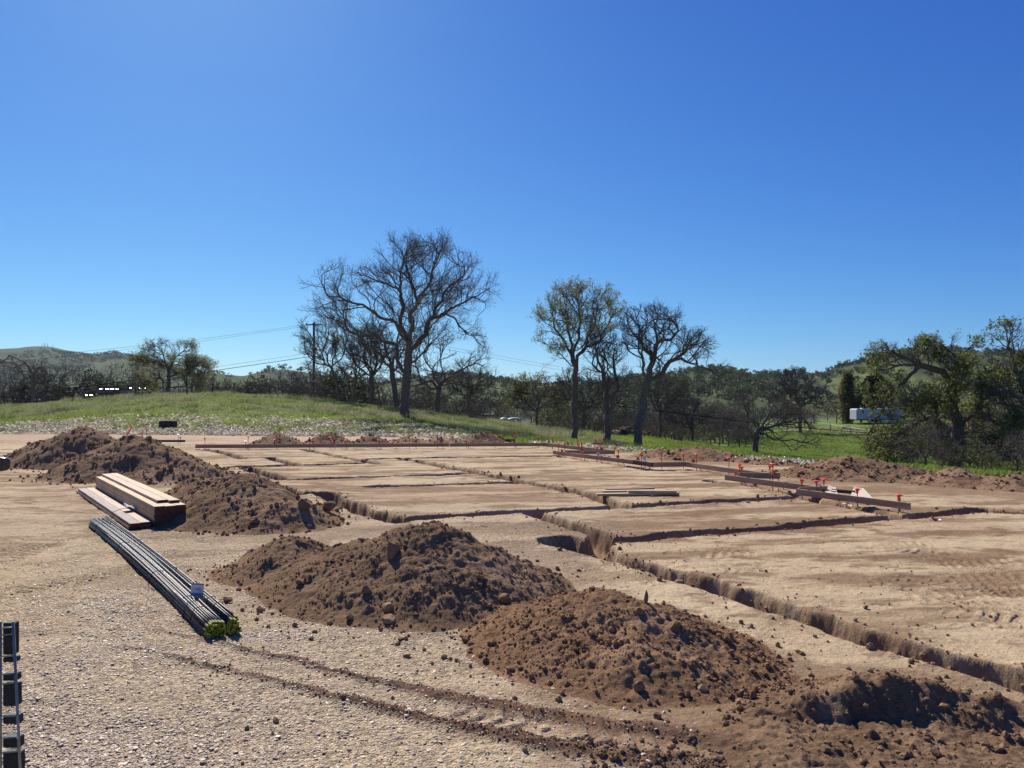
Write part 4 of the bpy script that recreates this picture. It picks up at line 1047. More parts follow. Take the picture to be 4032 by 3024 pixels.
mb = MB(); mb.prism([(-1.095, 1.2), (-1.03, 1.56), (-1.05, 1.565), (-1.12, 1.2)], -.56, .56, rot); mb.build('rear_window', M_glass, tk)
mb = MB(); mb.prism([(1.30, 1.12), (.80, 1.58), (.83, 1.59), (1.34, 1.12)], -.62, .62, rot); mb.build('windscreen', M_glass, tk)
M_tail = mat('red_lamp_lens', (.35, .02, .02), rough=.25, spec=.5)
for sx in (-.78, .78): mb = MB(); mb.box((sx, -2.305, .86), (.14, .05, .32), bev=.01); mb.build('tail_light', M_tail, tk)
mb = MB(); mb.box((0, -2.36, .52), (1.6, .12, .16), bev=.03); mb.build('bumper', M_rim, tk)
for wy in (-1.45, 1.55):
    for sx in (-.82, .82):
        mb = MB(); n = 24
        V = []; Fs = []
        prof = [(-.11, .24), (-.12, .34), (-.08, .38), (.08, .38), (.12, .34), (.11, .24)]
        for k in range(n):
            th = 2 * math.pi * k / n
            for (xx, rr_) in prof: V.append((sx + xx, wy + rr_ * math.cos(th), .38 + rr_ * math.sin(th)))
        for k in range(n):
            for j in range(5): a = k * 6 + j; b = ((k + 1) % n) * 6 + j; Fs.append((a, a + 1, b + 1, b))
        wh = mb.add(V, Fs).build('wheel', M_tyre, tk, smooth=True)
        mb = MB(); mb.tube([(sx - .09, wy, .38), (sx + .09, wy, .38)], .245, 20); mb.build('rim', M_rim, wh)
V, Fc = ICO4; V = np.sign(V) * np.abs(V) ** .55; V = V / np.abs(V).max(0)
mc = np.array([.88 + .135, 1.05, .984])
mr = obj('wing_mirror', mesh_np('wing_mirror', V * [.155, .06, .076] , [Fc], True), M_car, tk, tuple(mc))
mb = MB(); mb.tube([(-.02, .0, -.01), (-.2, -.02, -.03)], .03, 8); mb.build('mirror_arm', M_car, mr, smooth=True)
mb = MB(); mb.box((0, -.055, 0), (.25, .012, .12), bev=.004); mb.build('mirror_glass', M_glass, mr)
# ------------------------------------------------------------------ oaks
M_bark = mat('oak_bark', (.18, .135, .10), rough=.95, var=.45, scale=7, stretch=(3, 3, .6), bump=.03, spec=.03)
M_twig = mat('oak_twigs', (.12, .10, .088), rough=.95, var=.3, scale=4, spec=.1)
M_barkl = mat('pale_bark', (.17, .145, .12), rough=.95, var=.4, scale=7, stretch=(3, 3, .6), bump=.03, spec=.1)
def leaf_mat(name, a): return mat_attr(name, rough=.6, var=.25, scale=1.2, bump=0, spec=.25, translucent=.45)
M_leaf = leaf_mat('young_leaves', None)
def frusta(P0, P1, R0, R1, n):
    """independent tapered tubes"""
    d = P1 - P0; L_ = np.linalg.norm(d, axis=1, keepdims=True); t = d / np.maximum(L_, 1e-6)
    a = np.where(np.abs(t[:, 2:3]) < .9, [[0, 0, 1.]], [[1., 0, 0]]); e1 = np.cross(t, a); e1 /= np.linalg.norm(e1, axis=1, keepdims=True); e2 = np.cross(t, e1)
    th = np.arange(n) * 2 * np.pi / n; c, s = np.cos(th), np.sin(th)
    ring = e1[:, None] * c[None, :, None] + e2[:, None] * s[None, :, None]
    V = np.concatenate([P0[:, None] + ring * R0[:, None, None], P1[:, None] + ring * R1[:, None, None]], 1)
    k = np.arange(n); q = np.stack([k, (k + 1) % n, (k + 1) % n + n, k + n], 1)
    Fq = (q[None] + (np.arange(len(P0)) * 2 * n)[:, None, None]).reshape(-1, 4)
    return V.reshape(-1, 3), Fq
def treetube(N, par, rad, sel, n):
    """tubes whose rings are shared along each limb; sel = node indices drawn (edge to the parent)"""
    N = np.asarray(N); par = np.asarray(par)
    D = N - N[np.maximum(par, 0)]; ln = np.linalg.norm(D, axis=1, keepdims=True); D = D / np.maximum(ln, 1e-6)
    D[par < 0] = [0, 0, 1]
    # main child: the thickest
    order = np.argsort(rad); main = np.full(len(N), -1); ok = par[order] >= 0; main[par[order][ok]] = order[ok]
    T = D.copy(); has = main >= 0; T[has] = D[has] + D[main[has]]; T /= np.maximum(np.linalg.norm(T, axis=1, keepdims=True), 1e-6)
    a = np.where(np.abs(T[:, 1:2]) < .93, [[0, 1., 0]], [[1., 0, 0]]); e1 = np.cross(T, a); e1 /= np.linalg.norm(e1, axis=1, keepdims=True); e2 = np.cross(T, e1)
    th = np.arange(n) * 2 * np.pi / n; c, s = np.cos(th), np.sin(th)
    sel = sel[par[sel] >= 0]; p = par[sel]
    r0 = np.where(main[p] == sel, rad[p], np.minimum(rad[p] * .9, rad[sel] * 1.35))
    def ring(i, r): return N[i][:, None] + (e1[i][:, None] * c[None, :, None] + e2[i][:, None] * s[None, :, None]) * r[:, None, None]
    V = np.concatenate([ring(p, r0), ring(sel, rad[sel])], 1)
    k = np.arange(n); q = np.stack([k, (k + 1) % n, (k + 1) % n + n, k + n], 1)
    return V.reshape(-1, 3), (q[None] + (np.arange(len(sel)) * 2 * n)[:, None, None]).reshape(-1, 4)
def grow(nodes, par, A, step, infl, kill, rg, iters=90, wob=.25, up=.05):
    N = [np.array(p, float) for p in nodes]; par = list(par)
    Nn = np.array(N); near = np.zeros(len(A), int); dist = np.full(len(A), 1e9)
    def upd(s, e):
        nonlocal near, dist
        B = Nn[s:e]
        for k in range(0, len(B), 400):
            dd = ((A[:, None] - B[None, k:k + 400]) ** 2).sum(-1); j = dd.argmin(1); m = dd[np.arange(len(A)), j]
            b = m < dist; near[b] = j[b] + s + k; dist[b] = m[b]
    upd(0, len(Nn))
    for it in range(iters):
        live = dist > kill * kill
        A = A[live]; near = near[live]; dist = dist[live]
        if not len(A): break
        act = dist < infl * infl
        if not act.any():
            infl *= 1.3; continue
        u, inv = np.unique(near[act], return_inverse=True)
        v = A[act] - Nn[near[act]]; v /= np.linalg.norm(v, axis=1, keepdims=True)
        S = np.zeros((len(u), 3)); np.add.at(S, inv, v); S /= np.maximum(np.linalg.norm(S, axis=1, keepdims=True), 1e-6)
        S = S + rg.normal(0, wob, S.shape); S[:, 2] += up; S /= np.linalg.norm(S, axis=1, keepdims=True)
        new = Nn[u] + S * step * rg.uniform(.8, 1.2, (len(u), 1))
        s0 = len(Nn); Nn = np.concatenate([Nn, new]); par += list(u)
        old = dist.copy(); upd(s0, len(Nn))
        # drop attractors that no longer come closer
        stuck = act & (dist >= old - 1e-9) & (rg.uniform(0, 1, len(A)) < .4)
        if stuck.any(): A, near, dist = A[~stuck], near[~stuck], dist[~stuck]
        if len(Nn) > 26000: break
    return Nn, np.array(par)
def ramify(nodes, par, limbs, inside, rg, sc, dens=1.0, lens=(2.8, 1.25, .6), spac=(.36, .26, .18), droop=0.0):
    """side branches, branchlets and twigs: each leaves its parent at an angle, zigzags and forks, inside the crown"""
    r = random.Random(int(rg.integers(1e9))); N = [tuple(map(float, p)) for p in nodes]; P = list(par)
    cx = sum(p[0] for p in N) / len(N); cz = max(p[2] for p in N) * .45
    queue = [(l, 0, .34 if i == 0 else .15) for i, l in enumerate(limbs)]; qi = 0
    while qi < len(queue):
        br, lv, t0 = queue[qi]; qi += 1
        if lv > 2 or len(br) < 2: continue
        st = (.24, .17, .13)[lv] * sc; Ls = lens[lv] * sc; n = len(br)
        for i in range(1, n):
            t = i / (n - 1)
            if t < t0: continue
            a, b = N[br[i - 1]], N[br[i]]; dx, dy, dz = b[0] - a[0], b[1] - a[1], b[2] - a[2]; L = math.sqrt(dx * dx + dy * dy + dz * dz) + 1e-6
            k = L / (spac[lv] * sc) * dens; m = int(k) + (r.random() < k - int(k))
            if i == n - 1: m = max(m, 2)
            for c in range(m):
                d = (dx / L, dy / L, dz / L)
                v = (r.gauss(0, 1), r.gauss(0, 1), r.gauss(0, 1)); q = v[0] * d[0] + v[1] * d[1] + v[2] * d[2]; v = (v[0] - q * d[0], v[1] - q * d[1], v[2] - q * d[2]); q = math.sqrt(v[0] ** 2 + v[1] ** 2 + v[2] ** 2) + 1e-6
                an = r.uniform(.5, 1.35) if i < n - 1 else r.uniform(.15, .6); ca, sa = math.cos(an), math.sin(an)
                o = (b[0] - cx, b[1], b[2] - cz); ol = math.sqrt(o[0] ** 2 + o[1] ** 2 + o[2] ** 2) + 1e-6
                d = [d[j] * ca + v[j] / q * sa + .22 * o[j] / ol for j in range(3)]; d[2] += .03 - droop
                ln = Ls * r.uniform(.5, 1.25) * (1 - .4 * t); ns = max(2, int(ln / st)); p = b; pk = br[i]; ids = [pk]
                for s_ in range(ns):
                    q = math.sqrt(d[0] ** 2 + d[1] ** 2 + d[2] ** 2); d = [x / q for x in d]
                    p2 = (p[0] + d[0] * st, p[1] + d[1] * st, p[2] + d[2] * st)
                    if not inside(p2): break
                    N.append(p2); P.append(pk); pk = len(N) - 1; ids.append(pk); p = p2
                    z_ = .26 if s_ % 2 else .14
                    d = [d[0] + r.gauss(0, z_), d[1] + r.gauss(0, z_), d[2] + r.gauss(0, z_) + .03 - droop * .3]
                if len(ids) > 1: queue.append((ids, lv + 1, .2))
        if len(N) > 60000: break
    return np.array(N), np.array(P)
def radii(N, par, rtip, rbase, rmin=None):
    n = len(N); kids = np.bincount(par[par >= 0], minlength=n); cnt = np.where(kids == 0, 1.0, 0.0)
    for i in range(n - 1, 0, -1): cnt[par[i]] += cnt[i]
    cnt = np.maximum(cnt, 1)
    e = math.log(max(rbase / rtip, 1.5)) / math.log(max(cnt[0], 3))
    r = rtip * cnt ** e
    return r, cnt
def twigs(N, par, rad, rg, per, L_, rt, rmax, upb=.25):
    """short crooked twigs on the thin wood; returns segments and their tips"""
    src = np.nonzero(rad < rmax)[0]; src = src[par[src] >= 0]
    if not len(src): return (np.zeros((0, 3)),) * 3
    idx = rg.choice(src, int(len(src) * per)); p = N[idx].copy()
    d0 = N[idx] - N[par[idx]]; d0 /= np.maximum(np.linalg.norm(d0, axis=1, keepdims=True), 1e-6)
    P0, P1 = [], []; tips = []
    d = d0 + rg.normal(0, .6, p.shape); d[:, 2] += upb
    for k in range(3):
        d /= np.linalg.norm(d, axis=1, keepdims=True); q = p + d * L_ * rg.uniform(.5, 1.2, (len(p), 1))
        P0.append(p); P1.append(q)
        if k == 1:  # side shoot
            dd = d + rg.normal(0, .9, d.shape); dd /= np.linalg.norm(dd, axis=1, keepdims=True)
            qq = p + dd * L_ * rg.uniform(.4, 1, (len(p), 1)); P0.append(p); P1.append(qq); tips.append(qq)
        p = q; d = d + rg.normal(0, .32, d.shape); d[:, 2] += upb * .5
    tips.append(p)
    return np.concatenate(P0), np.concatenate(P1), np.concatenate(tips)
def inpoly(x, z, poly):
    ins = np.zeros(len(x), bool); n = len(poly)
    for i in range(n):
        (xa, za), (xb, zb_) = poly[i], poly[i - 1]
        if za == zb_: continue
        c = ((za > z) != (zb_ > z)) & (x < (xb - xa) * (z - za) / (zb_ - za) + xa); ins ^= c
    return ins
def leaves_mesh(name, pts, per, size, spread, cols, rg):
    n = len(pts) * per
    c = np.repeat(pts, per, 0) + rg.normal(0, spread, (n, 3))
    a = rg.normal(size=(n, 3)); a /= np.linalg.norm(a, axis=1, keepdims=True); b = np.cross(a, rg.normal(size=(n, 3))); b /= np.linalg.norm(b, axis=1, keepdims=True)
    s = size * rg.uniform(.6, 1.3, (n, 1)); a = a * s; b = b * s * .55
    V = np.stack([c - a, c - b * .9 + a * .1, c + a, c + b * .9 + a * .1], 1).reshape(-1, 3)
    Q = np.arange(n * 4).reshape(-1, 4)
    cc = np.array(cols)[rg.integers(0, len(cols), n)] * rg.uniform(.7, 1.3, (n, 1))
    return mesh_np(name, V, [Q], False, {'col': np.repeat(cc, 4, 0)})
GREENS = [(.15, .175, .038), (.20, .215, .05), (.10, .125, .028)]; PALE = [(.30, .32, .13), (.36, .36, .18), (.24, .26, .09)]; BUDS = [(.16, .12, .05), (.13, .15, .05), (.18, .08, .05)]
def portrait_tree(label, base, d, tf, limbs, crown, rbase, seed, depth=.8, rtip=.0065, per=.5, tl=.15, leaf=None, bark=None, group='oaks around the site', name='oak_tree', thick=.035, wob=.13, twr=None, step_sc=1.0, dens=1.0):
    """a tree whose limbs follow the photographed ones in the plane across the view; depth is grown"""
    rg = np.random.default_rng(seed); sc, ox, oy = tf
    W = lambda p: np.array([(ox + p[0] * sc - CX) / F * d, EYE - (oy + p[1] * sc - HY) / F * d])
    bx_, by_ = (base[0] - CX) / F * d, d
    bz = Hz(bx_, by_) - .12
    L0 = np.array([bx_, bz])
    nodes = []; par = []; limb_ids = []
    def near2(q):
        Nn = np.array(nodes); return int(((Nn[:, [0, 2]] - q) ** 2).sum(1).argmin())
    for li, lm in enumerate(limbs):
        P = [W(p) - L0 for p in lm]
        if li == 0:
            P[0] = np.array([P[0][0], 0.]); nodes.append(np.array([P[0][0], 0, 0])); par.append(-1); k = 0; y = 0; slope = 0.0
        else:
            k = near2(P[0]); y = nodes[k][1]; slope = rg.choice([-1, 1]) * rg.uniform(.08, .42)
        ids = [k]
        for a, b in zip(P[:-1], P[1:]):
            L_ = np.linalg.norm(b - a); m = max(1, int(round(L_ / .25)))
            for j in range(1, m + 1):
                q = a + (b - a) * j / m; y += slope * L_ / m
                gn = .30 * min(1, li) * np.array([vn(np.array([q[0] * 1.1 + li]), np.array([q[1] * 1.1]), seed)[0], vn(np.array([q[0] * 1.1]), np.array([q[1] * 1.1 + li]), seed + 3)[0]]) * min(1, j / 3 + (a is not P[0]))
                nodes.append(np.array([q[0] + gn[0] + rg.normal(0, .02), y + rg.normal(0, .025), max(q[1] + gn[1] + rg.normal(0, .02), .02)])); par.append(k); k = len(nodes) - 1; ids.append(k)
        limb_ids.append(ids)
    poly = [W(p) - L0 for p in crown]; pa = np.array(poly)
    cxm = (pa[:, 0].min() + pa[:, 0].max()) / 2; hw = (pa[:, 0].max() - pa[:, 0].min()) / 2
    cz = pa[:, 1].min() + .45 * (pa[:, 1].max() - pa[:, 1].min()); hh = .6 * (pa[:, 1].max() - pa[:, 1].min())
    x0g, x1g, z0g, z1g = pa[:, 0].min() - .6, pa[:, 0].max() + .6, pa[:, 1].min() - .6, pa[:, 1].max() + .6; G = 160
    gx_, gz_ = np.meshgrid(np.linspace(x0g, x1g, G), np.linspace(z0g, z1g, G))
    x0c = cxm; ed = .35 * fbm(gx_ * 1.1 + seed, gz_ * 1.1, 3, seed)      # the outline frays in and out
    msk = inpoly((x0c + (gx_ - x0c) * .97 + ed).ravel(), (gz_ * .98 + ed[::-1]).ravel(), poly).reshape(G, G)
    dyg = depth * hw * np.sqrt(np.clip(1 - .8 * ((gx_ - cxm) / hw) ** 2 - .5 * ((gz_ - cz) / hh) ** 2, .22, 1))
    msk_l = msk.tolist(); dy_l = dyg.tolist()
    def inside(p):
        i = int((p[0] - x0g) / (x1g - x0g) * (G - 1) + .5); j = int((p[2] - z0g) / (z1g - z0g) * (G - 1) + .5)
        return 0 <= i < G and 0 <= j < G and p[2] > .2 and msk_l[j][i] and abs(p[1]) < dy_l[j][i]
    N, pr_ = ramify(nodes, par, limb_ids, inside, rg, step_sc, dens=dens)
    rad, cnt = radii(N, pr_, rtip, rbase)
    hgt = np.clip(1 - N[:, 2] / 1.0, 0, 1); rad = rad * np.where(rad > rbase * .6, 1 + .3 * hgt ** 2, 1)
    root = empty(name, (bx_, by_, bz), label, 'tree', group)
    th = np.nonzero(rad >= thick)[0]; tn = np.nonzero(rad < thick)[0]
    jit = N + rg.normal(0, 1, N.shape) * np.minimum(rad, .05)[:, None] * .35
    jit[0] = N[0]
    V, Q = treetube(jit, pr_, rad, th, 9)
    obj('trunk', mesh_np('trunk', V, [Q], True), bark or M_bark, root)
    V1, Q1 = treetube(jit, pr_, rad, tn, 4)
    P0, P1, tips = twigs(N, pr_, rad, rg, per, tl, rtip, rtip * 2.6)
    rt = (twr or rtip * .8)
    V2, Q2 = frusta(P0, P1, np.full(len(P0), rt), np.full(len(P0), rt * .6), 3)
    obj('crown', mesh_np('crown', np.concatenate([V1, V2]), [np.concatenate([Q1, Q2 + len(V1)])], True), M_twig, root)
    if leaf:
        frac, perl, size, cols = leaf[:4]
        keep = rg.uniform(0, 1, len(tips)) < frac
        cl = fbm(tips[:, 0] * .7 + seed, tips[:, 2] * .7 + tips[:, 1] * .5, 3, seed) > leaf[4]
        pts = tips[keep & cl]
        if len(pts): obj('leaves', leaves_mesh('leaves', pts, perl, size, size * .9, cols, rg), M_leaf, root)
    return root
T2 = (.57274, 1000, 900); T3 = (.5123, 1900, 1050); T4 = (.557, 2800, 1200)
portrait_tree('largest bare oak with a wide round crown, alone on the grassy mound', (1598, 1650), 48, T2, [
    [(1027, 1310), (1036, 1180), (1045, 1060), (1058, 940), (1062, 830)],
    [(1040, 1000), (985, 890), (940, 820), (860, 760), (760, 700), (690, 712), (620, 700), (578, 630), (560, 560), (520, 500), (470, 455), (400, 435)],
    [(580, 640), (520, 605), (450, 600), (390, 615), (352, 585)],
    [(1055, 800), (1000, 690), (900, 620), (840, 570), (760, 545), (640, 530), (560, 470), (510, 370)],
    [(1060, 820), (1020, 640), (990, 470), (960, 405), (870, 360), (760, 330), (650, 290)],
    [(988, 450), (985, 320), (1000, 190), (1035, 70)],
    [(1062, 820), (1098, 620), (1112, 440), (1090, 340), (1060, 230), (1072, 130)],
    [(1108, 560), (1180, 480), (1245, 340), (1280, 210), (1292, 115)],
    [(1062, 850), (1140, 720), (1200, 640), (1330, 580), (1420, 500), (1480, 430), (1580, 390), (1650, 320)],
    [(1330, 585), (1400, 670), (1500, 730), (1570, 800)],
    [(1160, 690), (1230, 540), (1330, 430), (1415, 300), (1440, 190)],
    [(1480, 430), (1560, 465), (1660, 480)],
    [(1058, 950), (1130, 870), (1240, 780), (1320, 790)],
    [(1050, 1010), (960, 950), (880, 895), (780, 845), (690, 820)]],
    [(360, 580), (390, 440), (500, 340), (600, 300), (700, 220), (760, 180), (900, 110), (1020, 45), (1160, 95), (1280, 90), (1420, 140), (1560, 230), (1640, 300), (1690, 420), (1660, 500), (1520, 590), (1590, 740), (1560, 850), (1420, 740), (1250, 830), (1120, 880), (900, 930), (700, 860), (640, 740), (450, 640)],
    .28, 21, depth=.78, dens=1.15, per=.35, tl=.16, leaf=(.2, 2, .035, BUDS, -.1), rtip=.0055, twr=.0045)
portrait_tree('tall straight oak with greenish leafing top, left of the trio at the pad edge', (2262, 1736), 42, T3, [
    [(710, 1345), (708, 1150), (708, 980), (712, 850), (705, 740)],
    [(705, 760), (690, 660), (640, 560), (590, 430), (545, 300), (520, 190)], [(690, 660), (665, 500), (645, 320), (645, 170)], [(700, 700), (755, 420), (725, 260), (745, 145)],
    [(712, 830), (745, 720), (800, 640), (850, 480), (900, 320), (945, 220)], [(800, 640), (880, 560), (980, 470), (1060, 350)], [(650, 600), (560, 635), (470, 610), (395, 595)],
    [(590, 430), (500, 400), (400, 370)], [(700, 770), (580, 720), (500, 750), (420, 830), (375, 910)], [(708, 880), (560, 850), (450, 870), (380, 930)], [(715, 860), (800, 790), (880, 760)]],
    [(370, 400), (440, 320), (480, 180), (560, 140), (640, 170), (740, 125), (850, 190), (950, 205), (1000, 290), (1100, 345), (1060, 450), (980, 510), (880, 650), (800, 760), (700, 700), (520, 760), (360, 930), (480, 910), (560, 700), (480, 640), (390, 595), (440, 530), (370, 490)],
    .165, 22, depth=.75, step_sc=.78, per=.5, tl=.12, leaf=(.9, 4, .042, PALE + PALE + GREENS, -.3), rtip=.005, twr=.004)
portrait_tree('dark forked oak in the middle of the trio at the pad edge', (2392, 1750), 40.5, T3, [
    [(962, 1368), (958, 1250), (958, 1140), (950, 1030), (940, 900), (915, 780), (880, 690), (860, 600)],
    [(862, 610), (905, 560), (985, 530)], [(960, 1160), (1010, 1060), (1040, 950), (1065, 890)], [(945, 1030), (860, 1000), (790, 965)], [(925, 830), (870, 800), (820, 760)], [(1030, 980), (990, 820), (1010, 700), (1080, 600)], [(895, 720), (860, 660), (800, 620)]],
    [(780, 600), (900, 520), (1010, 520), (1100, 600), (1110, 780), (1180, 880), (1150, 1020), (1040, 1060), (860, 1020), (780, 960), (760, 780)],
    .175, 23, depth=1.0, step_sc=.75, per=.5, tl=.12, leaf=(.1, 2, .035, BUDS, 0), rtip=.0052, twr=.0042)
portrait_tree('spreading bare oak with a thick twisted trunk, right of the trio at the pad edge', (2515, 1768), 38, T3, [
    [(1190, 1402), (1195, 1300), (1200, 1215), (1225, 1130), (1240, 1000), (1270, 870), (1300, 740), (1288, 675), (1225, 600), (1190, 545), (1130, 480)],
    [(1300, 740), (1340, 620), (1450, 540), (1500, 450), (1482, 340)], [(1272, 880), (1400, 790), (1450, 720), (1520, 670), (1620, 600), (1660, 540), (1705, 505)], [(1500, 690), (1640, 720), (1740, 780), (1795, 860)],
    [(1200, 1215), (1120, 1150), (1060, 1070), (1000, 1030)], [(1262, 860), (1220, 780), (1190, 690), (1105, 660), (1065, 622)], [(1215, 600), (1240, 460), (1228, 380), (1190, 305)], [(1340, 640), (1350, 480), (1350, 320)], [(1620, 600), (1720, 590), (1810, 620)], [(1245, 980), (1340, 920), (1410, 880)]],
    [(1060, 640), (1110, 400), (1150, 320), (1200, 300), (1290, 330), (1360, 300), (1490, 320), (1590, 400), (1610, 480), (1710, 490), (1800, 550), (1840, 720), (1870, 790), (1790, 870), (1690, 770), (1500, 740), (1440, 850), (1400, 960), (1250, 850), (1180, 740)],
    .195, 24, depth=.75, step_sc=.78, per=.5, tl=.12, rtip=.0065, twr=.005)
portrait_tree('big oak in yellow green young leaf at the right, heavy trunk and drooping limbs', (3758, 1836), 45, T4, [
    [(1720, 1142), (1725, 1060), (1745, 950), (1745, 850), (1725, 760), (1700, 690), (1695, 600), (1715, 520), (1740, 420), (1720, 350), (1660, 300), (1600, 270), (1545, 230)],
    [(1710, 560), (1640, 480), (1500, 430), (1360, 440), (1250, 460), (1150, 450)], [(1500, 430), (1400, 350), (1290, 290), (1170, 295)], [(1490, 450), (1400, 560), (1340, 650), (1250, 800), (1230, 920), (1215, 1060)],
    [(1745, 880), (1830, 770), (1860, 680), (1900, 580), (1990, 480)], [(1735, 400), (1800, 330), (1875, 305)], [(1740, 880), (1600, 820), (1450, 830), (1320, 900), (1120, 960)], [(1730, 960), (1860, 900), (1960, 920), (2050, 1000)], [(1700, 700), (1560, 660), (1420, 690), (1200, 640)], [(1715, 1080), (1560, 1020), (1400, 1060)]],
    [(1140, 300), (1300, 250), (1440, 290), (1600, 225), (1750, 240), (1870, 300), (1890, 400), (1840, 500), (1960, 470), (2080, 560), (2100, 760), (2080, 1000), (2050, 1140), (1850, 1150), (1640, 1130), (1500, 1090), (1300, 1100), (1200, 1060), (1080, 1000), (1050, 960), (1180, 900), (1250, 840), (1255, 715), (1060, 640), (1130, 590), (1260, 540), (1130, 470)],
    .40, 25, depth=.7, step_sc=.85, per=.5, tl=.13, leaf=(.55, 4, .08, GREENS + [(.24, .25, .06)], -.02), rtip=.0065, twr=.005)
portrait_tree('oak in green young leaf cut by the right edge of the photo', (4130, 1850), 42, T4, [
    [(2390, 1165), (2380, 1000), (2340, 850), (2280, 760), (2180, 720), (2060, 700)], [(2350, 880), (2300, 640), (2240, 450), (2190, 300), (2100, 210), (2030, 150)], [(2190, 300), (2200, 220), (2240, 160)], [(2280, 760), (2160, 620), (2060, 520)], [(2380, 1000), (2240, 960), (2120, 860)], [(2370, 1010), (2480, 800), (2560, 500)]],
    [(2010, 200), (2060, 120), (2230, 150), (2500, 200), (2700, 500), (2700, 1000), (2300, 1160), (2000, 1150), (2000, 900), (1960, 700), (1940, 480), (2100, 430), (2080, 320)],
    .34, 26, depth=.8, step_sc=.9, per=.5, tl=.13, leaf=(.55, 4, .08, GREENS, -.02), rtip=.0065, twr=.005)
portrait_tree('low wide bare oak with crooked limbs on the green slope beyond the reddish pile', (2973, 1787), 47, T4, [
    [(308, 1052), (318, 990), (325, 930), (330, 880)], [(325, 930), (380, 880), (440, 900), (500, 960), (560, 1010), (610, 1055)], [(330, 890), (300, 930), (250, 945), (180, 960)], [(330, 880), (360, 860), (385, 870), (370, 920)],
    [(325, 900), (420, 940), (540, 930), (640, 960)], [(330, 880), (280, 800), (200, 720), (120, 700)], [(330, 880), (400, 780), (440, 720), (445, 700)], [(340, 990), (400, 1005), (440, 1010), (455, 1030)], [(380, 880), (500, 820), (600, 810), (700, 860)]],
    [(40, 780), (100, 690), (240, 640), (420, 640), (560, 690), (680, 780), (740, 900), (690, 1000), (620, 1060), (560, 980), (440, 960), (300, 950), (140, 980), (20, 920)],
    .17, 27, depth=.8, step_sc=.75, per=.5, tl=.12, leaf=(.1, 2, .035, BUDS, 0), rtip=.0065, twr=.005, bark=M_barkl)
C7 = (.2712, 0, 1300); R6 = (.3617, 500, 1280)
portrait_tree('dead leafless tree with two arching trunks at the far left', (131, 1592), 72, C7, [
    [(480, 1060), (485, 900), (476, 760), (472, 640), (430, 560), (372, 475), (300, 440), (220, 400), (142, 368), (90, 420), (0, 480)], [(478, 680), (520, 610), (580, 575), (640, 560), (682, 490), (760, 520), (820, 600)], [(600, 575), (640, 620), (662, 680)], [(640, 562), (700, 580), (760, 650)],
    [(480, 860), (400, 815), (325, 800), (285, 700), (225, 625), (150, 590), (90, 555), (0, 600)], [(380, 490), (300, 505), (220, 505), (150, 530), (60, 520), (-30, 540)], [(225, 625), (245, 540), (225, 510)], [(682, 490), (672, 455)]],
    [(-60, 500), (60, 420), (140, 370), (300, 440), (420, 540), (520, 560), (690, 470), (830, 600), (760, 690), (640, 660), (560, 700), (440, 640), (260, 600), (100, 680), (-60, 620)],
    .17, 28, depth=.5, dens=.3, per=.2, tl=.15, rtip=.022, twr=.009, name='dead_tree', wob=.35)
portrait_tree('bushy oak with pale new leaves on the skyline of the mound, before the far hills', (655, 1556), 70, R6, [
    [(440, 740), (450, 600), (455, 500), (430, 430), (390, 330), (370, 230), (400, 180)], [(455, 480), (500, 380), (560, 320), (640, 280), (700, 260)], [(440, 450), (340, 420), (240, 400), (160, 380)], [(455, 560), (560, 520), (640, 460), (760, 420), (890, 430)], [(650, 700), (650, 560), (720, 480), (820, 400)], [(650, 620), (760, 640), (850, 560)], [(450, 640), (300, 600), (180, 640), (100, 680)]],
    [(70, 420), (160, 260), (240, 150), (360, 120), (420, 170), (480, 220), (560, 170), (650, 180), (730, 230), (720, 310), (640, 340), (780, 340), (920, 400), (900, 500), (840, 640), (800, 740), (100, 740), (60, 560)],
    .19, 29, depth=.7, dens=1.25, step_sc=.8, per=.5, tl=.15, leaf=(.55, 2, .075, PALE, -.15), rtip=.0065, twr=.005)
# trees close behind the big oak
def simple_tree(label, base, d, w, h, seed, rb, leaf=None, lean=0, group='trees close behind the big oak', low=.28, name='bare_tree', rtip=.0085, dens=1.0):
    """own limbs, dome crown"""
    s = F / d
    px = lambda x, z_: (base[0] + x * s, base[1] - z_ * s)
    r = random.Random(seed)
    limbs = [[px(0, 0), px(lean * .3, h * .2), px(lean * .6 + r.uniform(-.1, .1), h * .36)]]
    for k in range(6):
        a = R(-70 + 28 * k + r.uniform(-10, 10)); l_ = h * r.uniform(.35, .5)
        x0, z0 = lean * .6, h * r.uniform(.3, .37)
        pts = [px(x0, z0)]; x, z_ = x0, z0
        for j in range(4):
            a2 = a + r.uniform(-.45, .45) * (1 if j else .3); x += math.sin(a2) * l_ / 4 * (w / h); z_ += math.cos(a2) * l_ / 4 + .02; pts.append(px(x, z_))
        limbs.append(pts)
    cr = []
    for k in range(22):
        a = 2 * math.pi * k / 22; rr_ = 1 + r.uniform(-.16, .1)
        cr.append(px(lean + math.sin(a) * w / 2 * rr_, h * (low + (1 - low) / 2) + math.cos(a) * h * (1 - low) / 2 * rr_))
    return portrait_tree(label, base, d, (1, 0, 0), limbs, cr, rb, seed, depth=.85, per=.5, tl=.16, leaf=leaf, rtip=rtip, twr=rtip * .75, step_sc=.85, dens=dens * .75, group=group, name=name)
simple_tree('slim tree with thin greenish foliage beside the utility pole', (1340, 1572), 62, 5.4, 7.0, 41, .12, leaf=(.5, 2, .05, PALE, -.1), lean=-1.1, low=.15)
simple_tree('dark crooked tree behind the left side of the big oak', (1388, 1580), 66, 4.2, 5.6, 42, .13, lean=.4)
simple_tree('forked grey tree between the dark crooked one and the big oak trunk', (1465, 1590), 60, 4.6, 6.4, 43, .19, lean=0)
